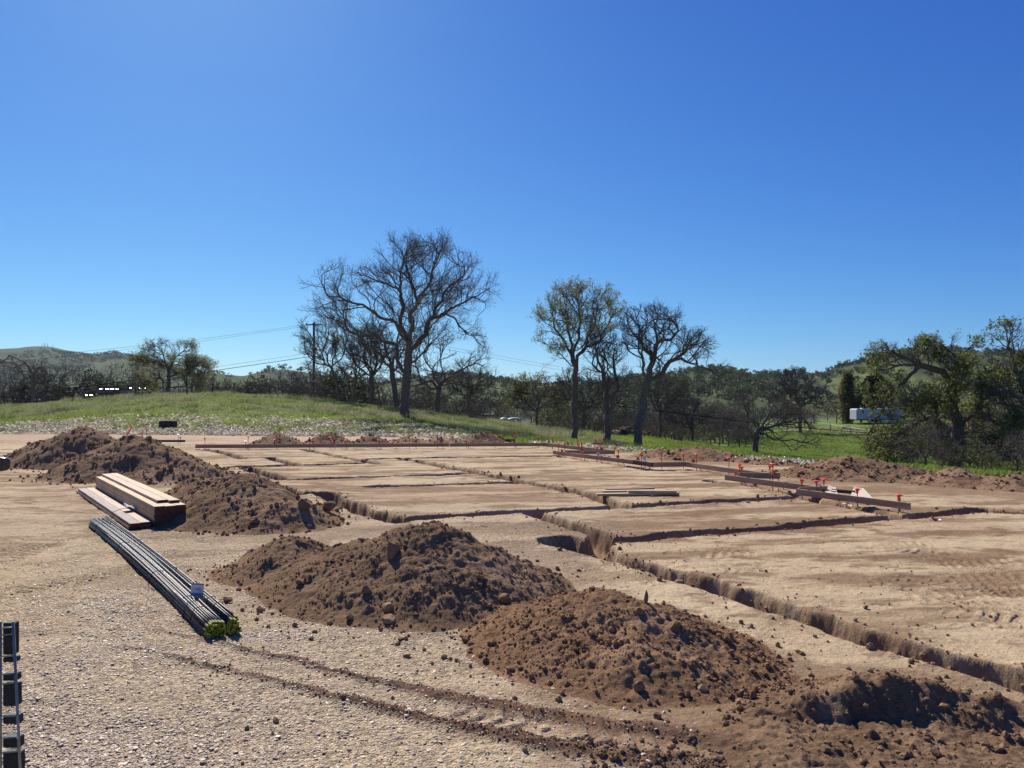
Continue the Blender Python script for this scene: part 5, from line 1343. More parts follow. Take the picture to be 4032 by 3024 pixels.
simple_tree('tree whose trunk shows just left of the big oak trunk', (1562, 1607), 58, 5.0, 8.0, 44, .20, lean=-.6)
simple_tree('wide dark twiggy oak right of the big oak trunk with ivy covered stem', (1715, 1640), 60, 8.6, 6.8, 45, .2, lean=.6, low=.1, dens=.8, leaf=(.15, 2, .05, BUDS, 0))
simple_tree('slender pale twigged tree at the right fringe behind the big oak', (1835, 1655), 62, 4.2, 5.0, 46, .11, lean=.3, low=.15, leaf=(.2, 2, .05, PALE, 0))
simple_tree('yellow green small oak left of the tall straight oak', (2115, 1690), 62, 5.2, 4.6, 47, .12, leaf=(.7, 3, .07, [(.2, .19, .05), (.16, .16, .05)], -.05), low=.1, group='oaks around the site')
simple_tree('dense dark tree tangle between the trio of oaks', (2300, 1690), 60, 5.4, 5.0, 48, .15, leaf=(.4, 2, .06, [(.06, .07, .025)], -.2), low=.05, group='oaks around the site')
simple_tree('dark twiggy tree behind the right oak of the trio', (2600, 1705), 58, 5.0, 4.8, 49, .14, leaf=(.5, 2, .06, [(.05, .06, .025)], -.2), low=.05, group='oaks around the site')
simple_tree('small many stemmed bare tree on the grass left of the low wide oak', (2725, 1745), 56, 5.4, 3.4, 50, .10, low=.1, group='oaks around the site')
simple_tree('bare tree on the slope behind the low wide oak, before the rail fence', (3150, 1680), 112, 9.5, 8.6, 51, .26, low=.2, group='oaks around the site', rtip=.02)
# ------------------------------------------------------------------ hills
M_hill = mat_attr('hill_grass', rough=1, var=.3, scale=.05, bump=0, spec=.05)
HILLS = []
def hill(name, ridge, dr, d0, xr, seed, gul=.13, base=(.11, .14, .05), dark=(.06, .08, .035), nx=420, nyy=150, zb=-4.):
    rx_ = np.array([p[0] for p in ridge], float); ry = np.array([p[1] for p in ridge], float)
    xs = np.linspace(xr[0], xr[1], nx); u = U(xs); ztop = EYE - (np.interp(xs, rx_, ry) - HY) / F * dr
    ztop = np.convolve(np.pad(ztop, 4, 'edge'), np.ones(9) / 9, 'valid')
    t = np.concatenate([np.linspace(0, 1, nyy), np.linspace(1.01, 1.6, 25)]); dd = d0 + (dr - d0) * t
    Ug, Tg = np.meshgrid(u, t); Dg = np.repeat(dd[:, None], nx, 1); Xg = Ug * Dg
    zt = np.repeat(ztop[None], len(t), 0)
    prof = np.where(Tg <= 1, np.sin(np.clip(Tg, 0, 1) * np.pi / 2) ** 1.35 * .5 + .5 * sstep(0, 1, Tg), 1 - .9 * sstep(1, 1.6, Tg))
    s = dr / 900
    g = np.abs(fbm(Xg / (90 * s), Dg / (260 * s), 4, seed)) ; g2 = np.abs(fbm(Xg / (34 * s) + 4, Dg / (100 * s), 4, seed + 5))
    Zg = zb + (zt - zb) * prof - gul * (zt - zb).clip(0) * (g * 1.3 + .5 * g2 - .35) * np.sin(np.pi * np.clip(Tg, 0, 1)) - np.where(Tg > 1, 0, 0)
    Zg = np.where(Tg == 0, np.minimum(Zg, zb - 1), Zg)
    n1 = fbm(Xg / (40 * s), Dg / (120 * s), 4, seed + 9)
    c = np.array(base) + (np.array(dark) - np.array(base)) * np.clip(sstep(.05, .45, n1) + .7 * sstep(.22, .05, g), 0, 1)[..., None]
    ny_ = len(t); i0 = (np.arange(ny_ - 1)[:, None] * nx + np.arange(nx - 1)[None]).ravel()
    o = obj(name, mesh_np(name, np.stack([Xg, Dg, Zg], -1).reshape(-1, 3), [np.stack([i0, i0 + 1, i0 + 1 + nx, i0 + nx], 1)], True, {'col': c.reshape(-1, 3)}), M_hill)
    tag(o, kind='structure')
    HILLS.append((o, xs, t, Xg, Dg, Zg))
    return HILLS[-1]
hA = hill('hills', [(-1500, 1420), (-600, 1395), (0, 1380), (81, 1376), (114, 1372), (176, 1371), (206, 1374), (255, 1386), (325, 1392), (369, 1402), (434, 1393), (472, 1394), (531, 1411), (570, 1421), (700, 1452), (850, 1500), (1100, 1560), (1500, 1575)], 2300, 900, (-1500, 1500), 1300, gul=.2, base=(.062, .092, .042), dark=(.032, .048, .028))
hA2 = hill('hills', [(200, 1500), (350, 1440), (420, 1424), (480, 1420), (540, 1428), (640, 1470), (760, 1560)], 1700, 900, (150, 800), 1310, gul=.12, base=(.075, .108, .045))
hB = hill('hills', [(700, 1560), (800, 1482), (850, 1470), (900, 1478), (960, 1484), (1000, 1474), (1060, 1460), (1130, 1459), (1200, 1470), (1400, 1500), (1600, 1510), (1760, 1530)], 950, 420, (650, 1800), 1320, base=(.075, .095, .038), dark=(.045, .06, .028))
hC = hill('hills', [(1400, 1540), (1560, 1506), (1650, 1498), (1760, 1484), (1802, 1483), (1916, 1500), (2023, 1516), (2120, 1526), (2220, 1520), (2300, 1506), (2420, 1494), (2600, 1490), (2750, 1520)], 760, 330, (1350, 2800), 1330, gul=.16)
hD = hill('hills', [(2300, 1540), (2420, 1510), (2520, 1492), (2607, 1486), (2668, 1475), (2745, 1460), (2822, 1456), (2900, 1466), (2967, 1484), (3050, 1484), (3112, 1476), (3190, 1478), (3245, 1481), (3301, 1456), (3401, 1428), (3468, 1403), (3560, 1386), (3700, 1391), (3900, 1401), (4032, 1402), (4400, 1380), (5200, 1420)], 850, 300, (2250, 5200), 1340, gul=.3, base=(.115, .14, .05), dark=(.055, .07, .033), nx=560)
# ------------------------------------------------------------------ prototypes for woods and hill oaks
M_leafd = M_leaf
def dome_proto(h, wd, seed, natt, rtip, rb, leaf=None, low=.15, step=.4, per=1.0, tl=.3):
    rg = np.random.default_rng(seed); r = random.Random(seed)
    nodes = [np.zeros(3)]; par = [-1]; k = 0
    for j in range(1, 6): nodes.append(np.array([r.uniform(-.1, .1), r.uniform(-.1, .1), h * .28 * j / 5])); par.append(k); k = j
    tp = k
    for b in range(6):
        a = b * 1.05 + r.uniform(-.3, .3); tilt = r.uniform(.35, 1.1); p = nodes[tp].copy(); k = tp
        for j in range(7):
            p = p + np.array([math.cos(a) * math.sin(tilt), math.sin(a) * math.sin(tilt), math.cos(tilt)]) * h * .065 + rg.normal(0, h * .012, 3); tilt += r.uniform(-.2, .25); a += r.uniform(-.3, .3)
            nodes.append(p.copy()); par.append(k); k = len(nodes) - 1
    q = rg.normal(size=(natt * 2, 3)); q /= np.linalg.norm(q, axis=1, keepdims=True); q *= rg.uniform(.25, 1, (len(q), 1)) ** .5
    A = q * [wd / 2, wd / 2, h * (1 - low) / 2] + [0, 0, h * (low + (1 - low) / 2)]
    keep = fbm(A[:, 0] * .6 + seed, A[:, 2] * .6 + .5 * A[:, 1], 2, seed) > -.25; A = A[keep][:natt]
    N, pr_ = grow(nodes, par, A, step, 2.2, .5, rg, iters=60, wob=.3)
    rad, _ = radii(N, pr_, rtip, rb); tk_ = np.nonzero(rad >= rb * .22)[0]; tn = np.nonzero(rad < rb * .22)[0]
    V, Q = treetube(N, pr_, rad, tk_, 6); m1 = mesh_np('trunk', V, [Q], True); m1.materials.append(M_bark)
    V1, Q1 = treetube(N, pr_, rad, tn, 3); P0, P1, tips = twigs(N, pr_, rad, rg, per, tl, rtip, rtip * 2.5)
    V2, Q2 = frusta(P0, P1, np.full(len(P0), rtip * .8), np.full(len(P0), rtip * .5), 3)
    m2 = mesh_np('crown', np.concatenate([V1, V2]), [np.concatenate([Q1, Q2 + len(V1)])], True); m2.materials.append(M_twig)
    m3 = None
    if leaf:
        m = rg.uniform(0, 1, len(tips)) < leaf[0]; pts = tips[m]
        m3 = leaves_mesh('leaves', pts, leaf[1], leaf[2], leaf[2], leaf[3], rg); m3.materials.append(M_leafd)
    return m1, m2, m3
DARKG = [(.035, .05, .018), (.05, .065, .022), (.028, .04, .016)]
BARE = [dome_proto(6, 6.5, 60 + k, 480, .02, .12, per=1.6) for k in range(4)]
LEAFY = [dome_proto(5, 5.5, 70 + k, 380, .02, .12, leaf=(.8, 2, .13, [(.11, .12, .035), (.09, .11, .03), (.13, .14, .045)]), per=1.0, low=.06) for k in range(2)]
DARK = [dome_proto(5.5, 5.5, 80 + k, 420, .02, .14, leaf=(.95, 4, .15, DARKG), per=1.2, low=.04) for k in range(2)]
def put(proto, name, x, y, z_, s, rz, label, group, cat='tree', sz=1.0):
    r = empty(name, (x, y, z_), label, cat, group, rz); r.scale = (s, s, s * sz)
    for nm, me in zip(('trunk', 'crown', 'leaves'), proto):
        if me: obj(nm, me, None, r)
    return r
rw = random.Random(9)
def wood(n, x0, x1, d0, d1, hmin, hmax, kinds, label, group, seed):
    r = random.Random(seed)
    for i in range(n):
        t = (i + r.uniform(.1, .9)) / n; x = x0 + (x1 - x0) * t; d = r.uniform(d0, d1)
        kd = r.choices(['b', 'l', 'd'], kinds)[0]; pr_ = r.choice({'b': BARE, 'l': LEAFY, 'd': DARK}[kd]); hgt = r.uniform(hmin, hmax)
        X = U(x) * d; nm = {'b': 'bare_tree', 'l': 'leafy_tree', 'd': 'dense_tree'}[kd]
        lb = {'b': 'bare grey brown tree ', 'l': 'thinly leafed olive green tree ', 'd': 'dense dark evergreen tree '}[kd] + label
        put(pr_, nm, X, d, Hz(X, d) - .1, hgt / 6, r.uniform(0, 6.28), lb, {'b': 'bare', 'l': 'leafy', 'd': 'dense'}[kd] + ' trees ' + group)
wood(16, -350, 640, 84, 100, 6.2, 7.8, (6, 1, 3), 'in the dark wood behind the left slope of the mound', 'in the left wood', 1)
wood(12, -350, 700, 120, 170, 6.5, 9.5, (5, 3, 3), 'deep in the wood behind the left slope of the mound', 'deep in the left wood', 2)
wood(13, 780, 1330, 88, 104, 6.2, 8.2, (5, 4, 3), 'between the bushy oak and the utility pole', 'between bushy oak and pole', 3)
wood(9, 700, 1350, 130, 180, 6.5, 9, (3, 3, 3), 'far behind the gap between bushy oak and utility pole', 'far behind the mound gap', 4)
wood(16, 1150, 1950, 78, 105, 4.6, 6.4, (5, 1, 5), 'in the wood behind the big oak on the mound', 'in the wood behind the big oak', 5)
wood(16, 1500, 2300, 115, 200, 5, 7.5, (5, 3, 4), 'in the valley wood between the big oak and the trio', 'in the valley wood', 6)
wood(26, 2150, 2950, 78, 110, 3.4, 5.0, (7, 2, 3), 'in the wood behind the trio of oaks', 'in the wood behind the trio', 7)
wood(28, 2300, 3350, 126, 190, 3.8, 5.6, (8, 2, 3), 'deep in the wood left of the trailer', 'deep in the wood left of the trailer', 8)
wood(12, 3300, 4400, 134, 175, 7, 9.5, (4, 2, 5), 'behind the trailer on the green slope', 'behind the trailer', 9)
wood(8, 3580, 4300, 62, 80, 4, 5.5, (4, 4, 3), 'under the big leafy oak at the right', 'under the right oaks', 10)
wood(26, 3480, 4300, 33, 60, 2.2, 3.6, (7, 2, 3), 'in the brush under the big leafy oak', 'in the brush under the right oaks', 11)
wood(14, 2440, 2960, 60, 74, 2.4, 3.4, (8, 1, 2), 'in the low brush right of the oak trio', 'in the low brush right of the trio', 12)
# shrubs that fill the foot of the woods
r_ = random.Random(77)
for i in range(46):
    x = -300 + 4400 * (i + r_.random()) / 46
    if 2880 < x < 3560 or 560 < x < 1120 and r_.random() < .6: continue
    d = r_.uniform(70, 78) if x < 1900 else r_.uniform(72, 96); X = U(x) * d
    kd = r_.choice(['b', 'b', 'd', 'l']); pr_ = r_.choice({'b': BARE, 'l': LEAFY, 'd': DARK}[kd])
    put(pr_, 'shrub', X, d, Hz(X, d) - .5, r_.uniform(.32, .52), r_.uniform(0, 6), ('bare twiggy' if kd == 'b' else 'dark dense' if kd == 'd' else 'olive green') + ' shrub at the foot of the wood beyond the grass', {'b': 'bare', 'd': 'dark', 'l': 'olive'}[kd] + ' shrubs at the foot of the wood', 'shrub', .8)
# conifer and round dark tree beside the trailer
def clump_tree(label, name, base, d, blobs, seed, size, cols, trunk_r, nper=520):
    rg = np.random.default_rng(seed); x, y = U(base[0]) * d, d; z0 = Hz(x, y)
    root = empty(name, (x, y, z0), label, 'tree', 'evergreens beside the trailer')
    top = max(b[2] for b in blobs)
    mb = MB(); mb.tube([(0, 0, -.2), (0.05, 0, top * .4), (0, .05, top * .9)], [trunk_r, trunk_r * .7, .05], 8); mb.build('trunk', M_bark, root, smooth=True)
    pts = []
    for bx_, by_, bz_, rx_, rz_ in blobs:
        q = rg.normal(size=(nper, 3)); q /= np.linalg.norm(q, axis=1, keepdims=True); q *= rg.uniform(.35, 1, (nper, 1)) ** .4 * (1 + .25 * fbm(q[:, 0] * 3 + bx_, q[:, 2] * 3 + q[:, 1] * 2, 3, seed)[:, None])
        pts.append(q * [rx_, rx_, rz_] + [bx_, by_, bz_])
    obj('crown', leaves_mesh('crown', np.concatenate(pts), 3, size, size * 1.2, cols, rg), M_leafd, root)
clump_tree('tall brownish green conifer left of the trailer', 'conifer', (3338, 1663), 130, [(0, 0, 1.5, 1.1, 1.6), (.1, 0, 3.4, 1.35, 1.7), (-.1, .2, 5.2, 1.2, 1.6), (0, 0, 6.8, .9, 1.3), (.05, 0, 7.8, .5, .8)], 5, .17, [(.11, .10, .035), (.13, .11, .045), (.075, .075, .028)], .25)
clump_tree('rounded dark evergreen behind the trailer roof', 'evergreen_tree', (3440, 1663), 136, [(0, 0, 6.2, 2.2, 1.8), (-1.6, 0, 5.2, 1.4, 1.4), (1.7, 0, 5.4, 1.6, 1.5), (.3, 0, 7.4, 1.3, .9), (-1.0, -.5, 3.4, 1.5, 1.5), (1.5, 0, 3.2, 1.7, 1.6), (0, 0, 1.6, 1.9, 1.6)], 6, .2, [(.022, .034, .013), (.03, .042, .015)], .35)
clump_tree('olive evergreen between conifer and trailer', 'evergreen_tree', (3390, 1663), 131, [(-.6, 0, 3.6, 1.0, 1.0), (.5, 0, 4.3, 1.0, .9), (0, 0, 2.4, 1.2, 1.2), (.8, 0, 2.8, 1.0, 1.0)], 7, .17, [(.07, .09, .03), (.05, .07, .025)], .2)
# oaks scattered over the hills
def hill_oak_mesh(seed, nblob=7, nl=42):
    rg = np.random.default_rng(seed); pts = []
    for b in range(nblob):
        c = rg.normal(0, 1, 3) * [2.0, 2.0, .9] + [0, 0, 3.4]; q = rg.normal(size=(nl, 3)); q /= np.linalg.norm(q, axis=1, keepdims=True); pts.append(c + q * rg.uniform(.9, 1.7) * [1, 1, .75])
    return np.concatenate(pts)
hl = [leaves_mesh('crown', hill_oak_mesh(90 + k), 1, .55, .2, [(.05, .065, .025), (.065, .08, .03), (.045, .055, .025)], np.random.default_rng(k)) for k in range(5)]
mbt = MB(); mbt.tube([(0, 0, -1), (.1, 0, 1.4), (0, .1, 3.4)], [.35, .28, .1], 6); tmp = mbt.build('trunk', M_bark, None, True); ht = tmp.data; bpy.data.objects.remove(tmp)
for me in hl: me.materials.append(M_leafd)
def hz(Hl, i, j): return Hl[3][j, i], Hl[4][j, i], Hl[5][j, i]
def hill_trees(Hl, n, lab, group, seed, smin=.7, smax=1.5, xr=None, ridge=0):
    r = random.Random(seed); xs = Hl[1]; T_ = Hl[2]; cnt = 0
    while cnt < n:
        i = r.randrange(2, len(xs) - 2)
        if xr and not xr[0] < xs[i] < xr[1]: continue
        j = int(np.searchsorted(T_, 1.0)) - r.randrange(0, 4) if cnt < ridge else r.randrange(20, int(np.searchsorted(T_, 1.0)))
        x, y, z_ = hz(Hl, i, j)
        if cnt >= ridge and vn(np.array([x / 60.]), np.array([y / 90.]), seed)[0] < r.uniform(-.7, .3): continue
        s = r.uniform(smin, smax) * (.75 if cnt < ridge else 1)
        o = empty('hill_oak', (x, y, z_ - .3), lab, 'tree', group, r.uniform(0, 6)); o.scale = (s, s, s)
        obj('trunk', ht, None, o); obj('crown', r.choice(hl), None, o); cnt += 1
hill_trees(hD, 190, 'small oak dotted on the green hill at the right', 'oaks on the right hill', 1, xr=(2450, 4100), ridge=38)
hill_trees(hC, 60, 'small dark oak on the low wooded hill between the big oak and the trio', 'oaks on the middle hill', 2, xr=(1600, 2700), ridge=18)
hill_trees(hB, 36, 'small oak on the low hill left of the big oak', 'oaks on the left middle hill', 3, xr=(780, 1500), ridge=10)
def hill_wood(Hl, n, name, label, seed, size, xr, tmax=1.0, tmin=.05):
    r = np.random.default_rng(seed); xs = Hl[1]; jm = int(np.searchsorted(Hl[2], tmax)); j0 = int(np.searchsorted(Hl[2], tmin))
    ii = np.nonzero((xs > xr[0]) & (xs < xr[1]))[0]; i = r.choice(ii, n * 5); j = r.integers(j0, jm, n * 5)
    X, Y, Z = Hl[3][j, i], Hl[4][j, i], Hl[5][j, i]
    k = np.nonzero(fbm(X / 120, Y / 260, 3, seed) > r.uniform(-.15, .45, len(X)))[0][:n]
    base = hill_oak_mesh(seed, 6, 16); base[:, 2] -= .6
    P = (base[None] * (size * r.uniform(.7, 1.4, (len(k), 1, 1))) + np.stack([X[k], Y[k], Z[k]], 1)[:, None]).reshape(-1, 3)
    o = obj(name, leaves_mesh(name, P, 1, .7 * size, .2, [(.04, .055, .025), (.055, .07, .03)], r), M_leafd)
    tag(o, label, 'wood', kind='stuff')
hill_wood(hA, 700, 'distant_wood', 'dark oak woods in the folds of the far left hills', 31, 1.5, (-300, 800), .75)
hill_wood(hC, 420, 'distant_wood', 'dark oak wood covering the low hill in the middle', 32, 1.0, (1400, 2700), 1.0)
hill_wood(hD, 720, 'distant_wood', 'oak scrub massed on the lower slopes of the right hill', 33, .9, (2300, 4300), .72)
hill_wood(hB, 260, 'distant_wood', 'oak wood on the low hill left of the big oak', 34, 1.0, (700, 1700), 1.0)
# masts on the far left ridge
M_mast = mat('mast_grey', (.25, .26, .28), rough=.6)
for (x, top, lab) in ((167, 1358, 'short radio mast, leftmost on the far left ridge'), (176, 1352, 'tallest radio mast on the far left ridge'), (187, 1356, 'second tallest radio mast on the far left ridge'), (208, 1361, 'thin short radio mast, rightmost on the far left ridge')):
    X, Yd, Z = pz(x, 1375, 2290); zt = pz(x, top, 2290)[2]; h = zt - Z + 4; mb = MB(); w0 = 1.3
    for a in range(3): mb.tube([(w0 * math.cos(a * 2.09), w0 * math.sin(a * 2.09), -4), (.2 * math.cos(a * 2.09), .2 * math.sin(a * 2.09), h)], .3 if 'short' not in lab else .2, 5)
    for k in range(8):
        q = k / 8; wq = w0 + (.2 - w0) * q; mb.tube([(wq * math.cos(a * 2.09), wq * math.sin(a * 2.09), -4 + (h + 4) * q) for a in (0, 1, 2, 0)], .12, 4)
    o = mb.build('radio_mast', M_mast); o.location = (X, Yd, Z); tag(o, lab, 'radio mast', 'masts on the far ridge')
# ------------------------------------------------------------------ travel trailer
tr = empty('travel_trailer', (U(3371.7) * 125, 125, -1.93), 'white travel trailer parked on the green slope, its right end behind oak leaves', 'trailer')
M_tw = mat('trailer_white', (.40, .42, .455), rough=.4, var=.04, scale=1.5, spec=.4); M_tr = mat('trailer_roof', (.85, .85, .83), rough=.4, var=.03); M_gr = mat('grey_decal', (.20, .23, .27), rough=.4); M_skirt = mat('grey_skirt', (.36, .39, .43), rough=.5)
Lt, zb_, zt_ = 7.75, .5, 2.16
mb = MB(); mb.prism([(0, zb_), (Lt - .25, zb_), (Lt, zb_ + .5), (Lt - .05, zb_ + .95), (Lt - .45, zt_ - .1), (Lt - .9, zt_), (.06, zt_), (0, zt_ - .06)], 0, 2.4); mb.build('body', M_tw, tr)
mb = MB(); mb.box((Lt / 2 - .35, 1.2, zt_ + .035), (Lt - 1.0, 2.44, .07), bev=.03); rf = mb.build('roof', M_tr, tr)
for xx in (1.3, 2.5, 4.1, 5.3): mb = MB(); mb.box((xx, .9, zt_ + .13), (.4 if xx != 2.5 else .7, .5, .13), bev=.03); mb.build('roof_vent', M_tr, rf)
mb = MB(); mb.box((Lt / 2 - .1, -.004, zb_ + .12), (Lt - .5, .02, .24)); mb.build('skirt', M_skirt, tr)
def win(x, z_, w_, h_, nm='window'):
    mb = MB(); mb.box((x, -.012, z_), (w_, .03, h_), bev=.01); f_ = mb.build(nm, M_gr, tr); mb = MB(); mb.box((x, -.03, z_), (w_ - .08, .012, h_ - .08)); mb.build('pane', M_glass, f_)
win(1.06, 1.72, .34, .5); win(2.6, 1.6, .6, .12); win(4.2, 1.65, .8, .45); win(5.6, 1.65, .6, .45)
mb = MB(); mb.box((1.06, -.008, 1.2), (.62, .02, 1.4), bev=.01); d_ = mb.build('door', M_tw, tr); mb = MB(); mb.box((1.3, -.03, 1.2), (.05, .03, .1)); mb.build('handle', M_gr, d_)
sw = MB(); th = np.linspace(2.2, 5.6, 18); sw.tube([(.52 + .36 * math.cos(t) * (1.1 if math.cos(t) > 0 else .9), -.012, 1.5 + .24 * math.sin(t)) for t in th], .03, 5); sw.build('swoosh_decal', M_gr, tr)
sw = MB(); sw.tube([(2.2, -.014, .86), (3.4, -.014, .92), (4.6, -.014, .8), (6.4, -.014, 1.05)], .028, 5); sw.build('swoosh_decal', M_gr, tr)
for xx in (2.2, 3.05):
    mb = MB(); mb.tube([(xx, .02, .31), (xx, .24, .31)], .31, 18); wl = mb.build('wheel', M_tyre, tr); mb = MB(); mb.tube([(xx, .005, .31), (xx, .1, .31)], .18, 14); mb.build('rim', M_rim, wl)
mb = MB(); mb.box((3.7, 1.2, .42), (6.6, 2.0, .16)); mb.build('chassis', M_black, tr)
mb = MB(); mb.box((5.0, .2, .3), (.3, .1, .5), bev=.02); mb.build('jack_plate', M_tr, tr)
# rail fence along the lane
def rail_fence(label, pts, name='rail_fence'):
    P = [Vector(pz(x, y, d)) for x, y, d in pts]; o0 = P[0]; root = empty(name, tuple(o0), label, 'fence')
    for a, b in zip(P[:-1], P[1:]):
        m = MB(); m.tube([a - o0, b - o0], .07, 6); m.build('rail', M_greyl, root)
    for p in P[1:]:
        g_ = Hz(p.x, p.y); m = MB(); m.tube([(p.x - o0.x, p.y - o0.y, g_ - o0.z - .3), tuple(p - o0 + Vector((0, 0, .1)))], .08, 6); m.build('post', M_greyw, root)
M_greyl = mat('pale_grey_rail', (.5, .48, .44), rough=.7)
rail_fence('pale pipe rail fence sloping down the bank below the trailer', [(3182, 1661, 118), (3270, 1672, 114), (3350, 1684, 110), (3430, 1696, 106), (3500, 1706, 102)])
rail_fence('short pale rail under the bare tree left of the lane', [(3052, 1653, 122), (3100, 1648, 122)]); rail_fence('short white rail beside the leaning bare trunk', [(3126, 1649, 120), (3154, 1654, 119)])
X, Yd, Z = pz(3328, 1668, 118); mb = MB(); mb.box((0, 0, .18), (1.2, .4, .36), bev=.05); o = mb.build('concrete_block', M_greyl); o.location = (X, Yd, Hz(X, Yd)); tag(o, 'pale concrete block lying left of the trailer on the lane bank', 'concrete block')
# ------------------------------------------------------------------ utility pole, wires
M_pole = mat('pole_wood', (.06, .05, .042), rough=.95, var=.3, scale=3)
PX, PY, PZ = pz(1236, 1270, 92); g_ = Hz(PX, PY); pole = empty('utility_pole', (PX, PY, g_), 'dark wooden utility pole left of the big oak', 'utility pole')
mb = MB(); mb.tube([(0, 0, -.5), (0, 0, (PZ - g_) * .5), (0, 0, PZ - g_)], [.19, .16, .13], 10); mb.build('post', M_pole, pole, smooth=True)
mb = MB(); mb.box((0, -.14, PZ - g_ - .25), (1.9, .1, .12), bev=.01); ca_ = mb.build('cross_arm', M_pole, pole)
for xx in (-.85, .85): mb = MB(); mb.tube([(xx, -.14, PZ - g_ - .2), (xx, -.14, PZ - g_ - .08), (xx, -.14, PZ - g_ - .02)], [.05, .06, .03], 8); mb.build('insulator', M_mast, ca_)
M_wire = mat('cable_black', (.02, .02, .02), rough=1.0, spec=0)
def wire(label, pts, r, sag):
    P = [Vector(pz(*p)) for p in pts]; out = []
    for a, b in zip(P[:-1], P[1:]):
        for k in range(14): t = k / 14; q = a.lerp(b, t); q.z -= sag * 4 * t * (1 - t); out.append(q)
    out.append(P[-1]); m = MB(); m.tube(out, r, 5); tag(m.build('power_line', M_wire, smooth=True), label, 'wire', 'lines strung from the utility pole')
wire('upper thin wire running left from the pole top', [(1222, 1276, 92), (740, 1342, 84), (-200, 1438, 80)], .012, 0); wire('lower thin wire running left from the pole top', [(1250, 1278, 92), (752, 1349, 85), (-200, 1452, 81)], .012, 0)
wire('middle thin line running left from halfway down the pole', [(1236, 1388, 92), (815, 1450, 84), (300, 1528, 76), (-200, 1606, 70)], .014, 0)
wire('thick dark cable running left from the pole behind the bushy oak', [(1236, 1402, 92), (800, 1466, 84), (600, 1489, 80), (271, 1530, 74), (-200, 1592, 68)], .03, 0)
wire('upper thin wire running right from the pole top', [(1250, 1278, 92), (1825, 1377, 110), (2300, 1462, 126)], .014, 0); wire('lower thin wire running right from the pole top', [(1222, 1276, 92), (1825, 1388, 110), (2300, 1474, 126)], .014, 0)
wire('thick dark cable sagging right across the oaks and the green field', [(1236, 1410, 92), (1800, 1503, 66), (2207, 1570, 57), (2577, 1616, 51), (2800, 1643, 49), (3100, 1680, 48), (3420, 1705, 47.5), (3800, 1722, 47), (4300, 1735, 46)], .026, 0)
# ------------------------------------------------------------------ wire fence on the mound
M_post = mat('rusty_post', (.05, .042, .038), rough=.8, var=.3)
FP = [(18, 1590, 1544, 0), (146, 1615, 1556, -6), (289, 1590, 1530, 0), (413, 1577, 1520, 0), (532, 1562, 1512, 0), (641, 1549, 1511, 2), (736, 1549, 1488, 0), (836, 1549, 1511, 0), (921, 1550, 1520, 0), (1062, 1551, 1533, 0)]
tops = []
for i, (x, yb, yt, ln) in enumerate(FP):
    d = 60.; X = U(x) * d; g_ = Hz(X, d); zt2 = pz(x, yt, d)[2]; h = max(zt2 - g_, .9)
    m = MB(); rr_ = .05 if x == 736 else .035; m.tube([(0, 0, -.3), (ln / F * d * .6, 0, h)], rr_, 6); o = m.build('fence_post', M_post, smooth=True); o.location = (X, d, g_)
    tag(o, f'{ordn[i]} dark fence post from the left on the grassy mound' + (', thicker than the rest' if x == 736 else ', leaning' if ln else ''), 'fence post', 'fence posts along the mound'); tops.append((X + ln / F * d * .6, d, g_, h))
for q, nm in ((.9, 'top'), (.6, 'middle'), (.3, 'bottom')):
    m = MB(); m.tube([(t[0], t[1], t[2] + t[3] * q) for t in tops], .010, 4); tag(m.build('fence_wire', M_post), f'{nm} strand of wire on the mound fence', 'wire', 'fence wires on the mound')
# ------------------------------------------------------------------ far buildings, glints, canopy, brush heap
M_wall = mat('dark_wall', (.10, .075, .06), rough=.8); M_rf = mat('grey_shingles', (.22, .21, .22), rough=.8, var=.3, scale=3); M_metal = mat('glint_metal', (.8, .8, .8), rough=.45, var=.02, metal=.6, spec=.6)
def house(label, x, y, d, w_, dp, h, roofh, m=M_rf):
    X, Yd, Z = pz(x, y, d); g_ = Hz(X, Yd); root = empty('house', (X, Yd, g_), label, 'house')
    eav = Z - g_ - roofh
    mb = MB(); mb.box((0, dp / 2, eav / 2 - .5), (w_, dp, eav + 1)); mb.build('wall', M_wall, root)
    mb = MB(); a, b = w_ / 2 + .3, dp + .3; V = [(-a, -.3, eav), (a, -.3, eav), (a, b, eav), (-a, b, eav), (-a + dp * .5, dp / 2, eav + roofh), (a - dp * .5, dp / 2, eav + roofh)]
    mb.add(V, [(0, 1, 5, 4), (1, 2, 5), (2, 3, 4, 5), (3, 0, 4), (0, 3, 2, 1)]); mb.build('roof', m, root)
    for xx in (-w_ * .25, w_ * .2): mb = MB(); mb.box((xx, -.02, eav * .55), (1.0, .06, .9)); mb.build('window', M_glass, root)
house('low house with a grey hip roof behind the dead tree', 42, 1545, 112, 5.2, 4.4, 3, 1.4)
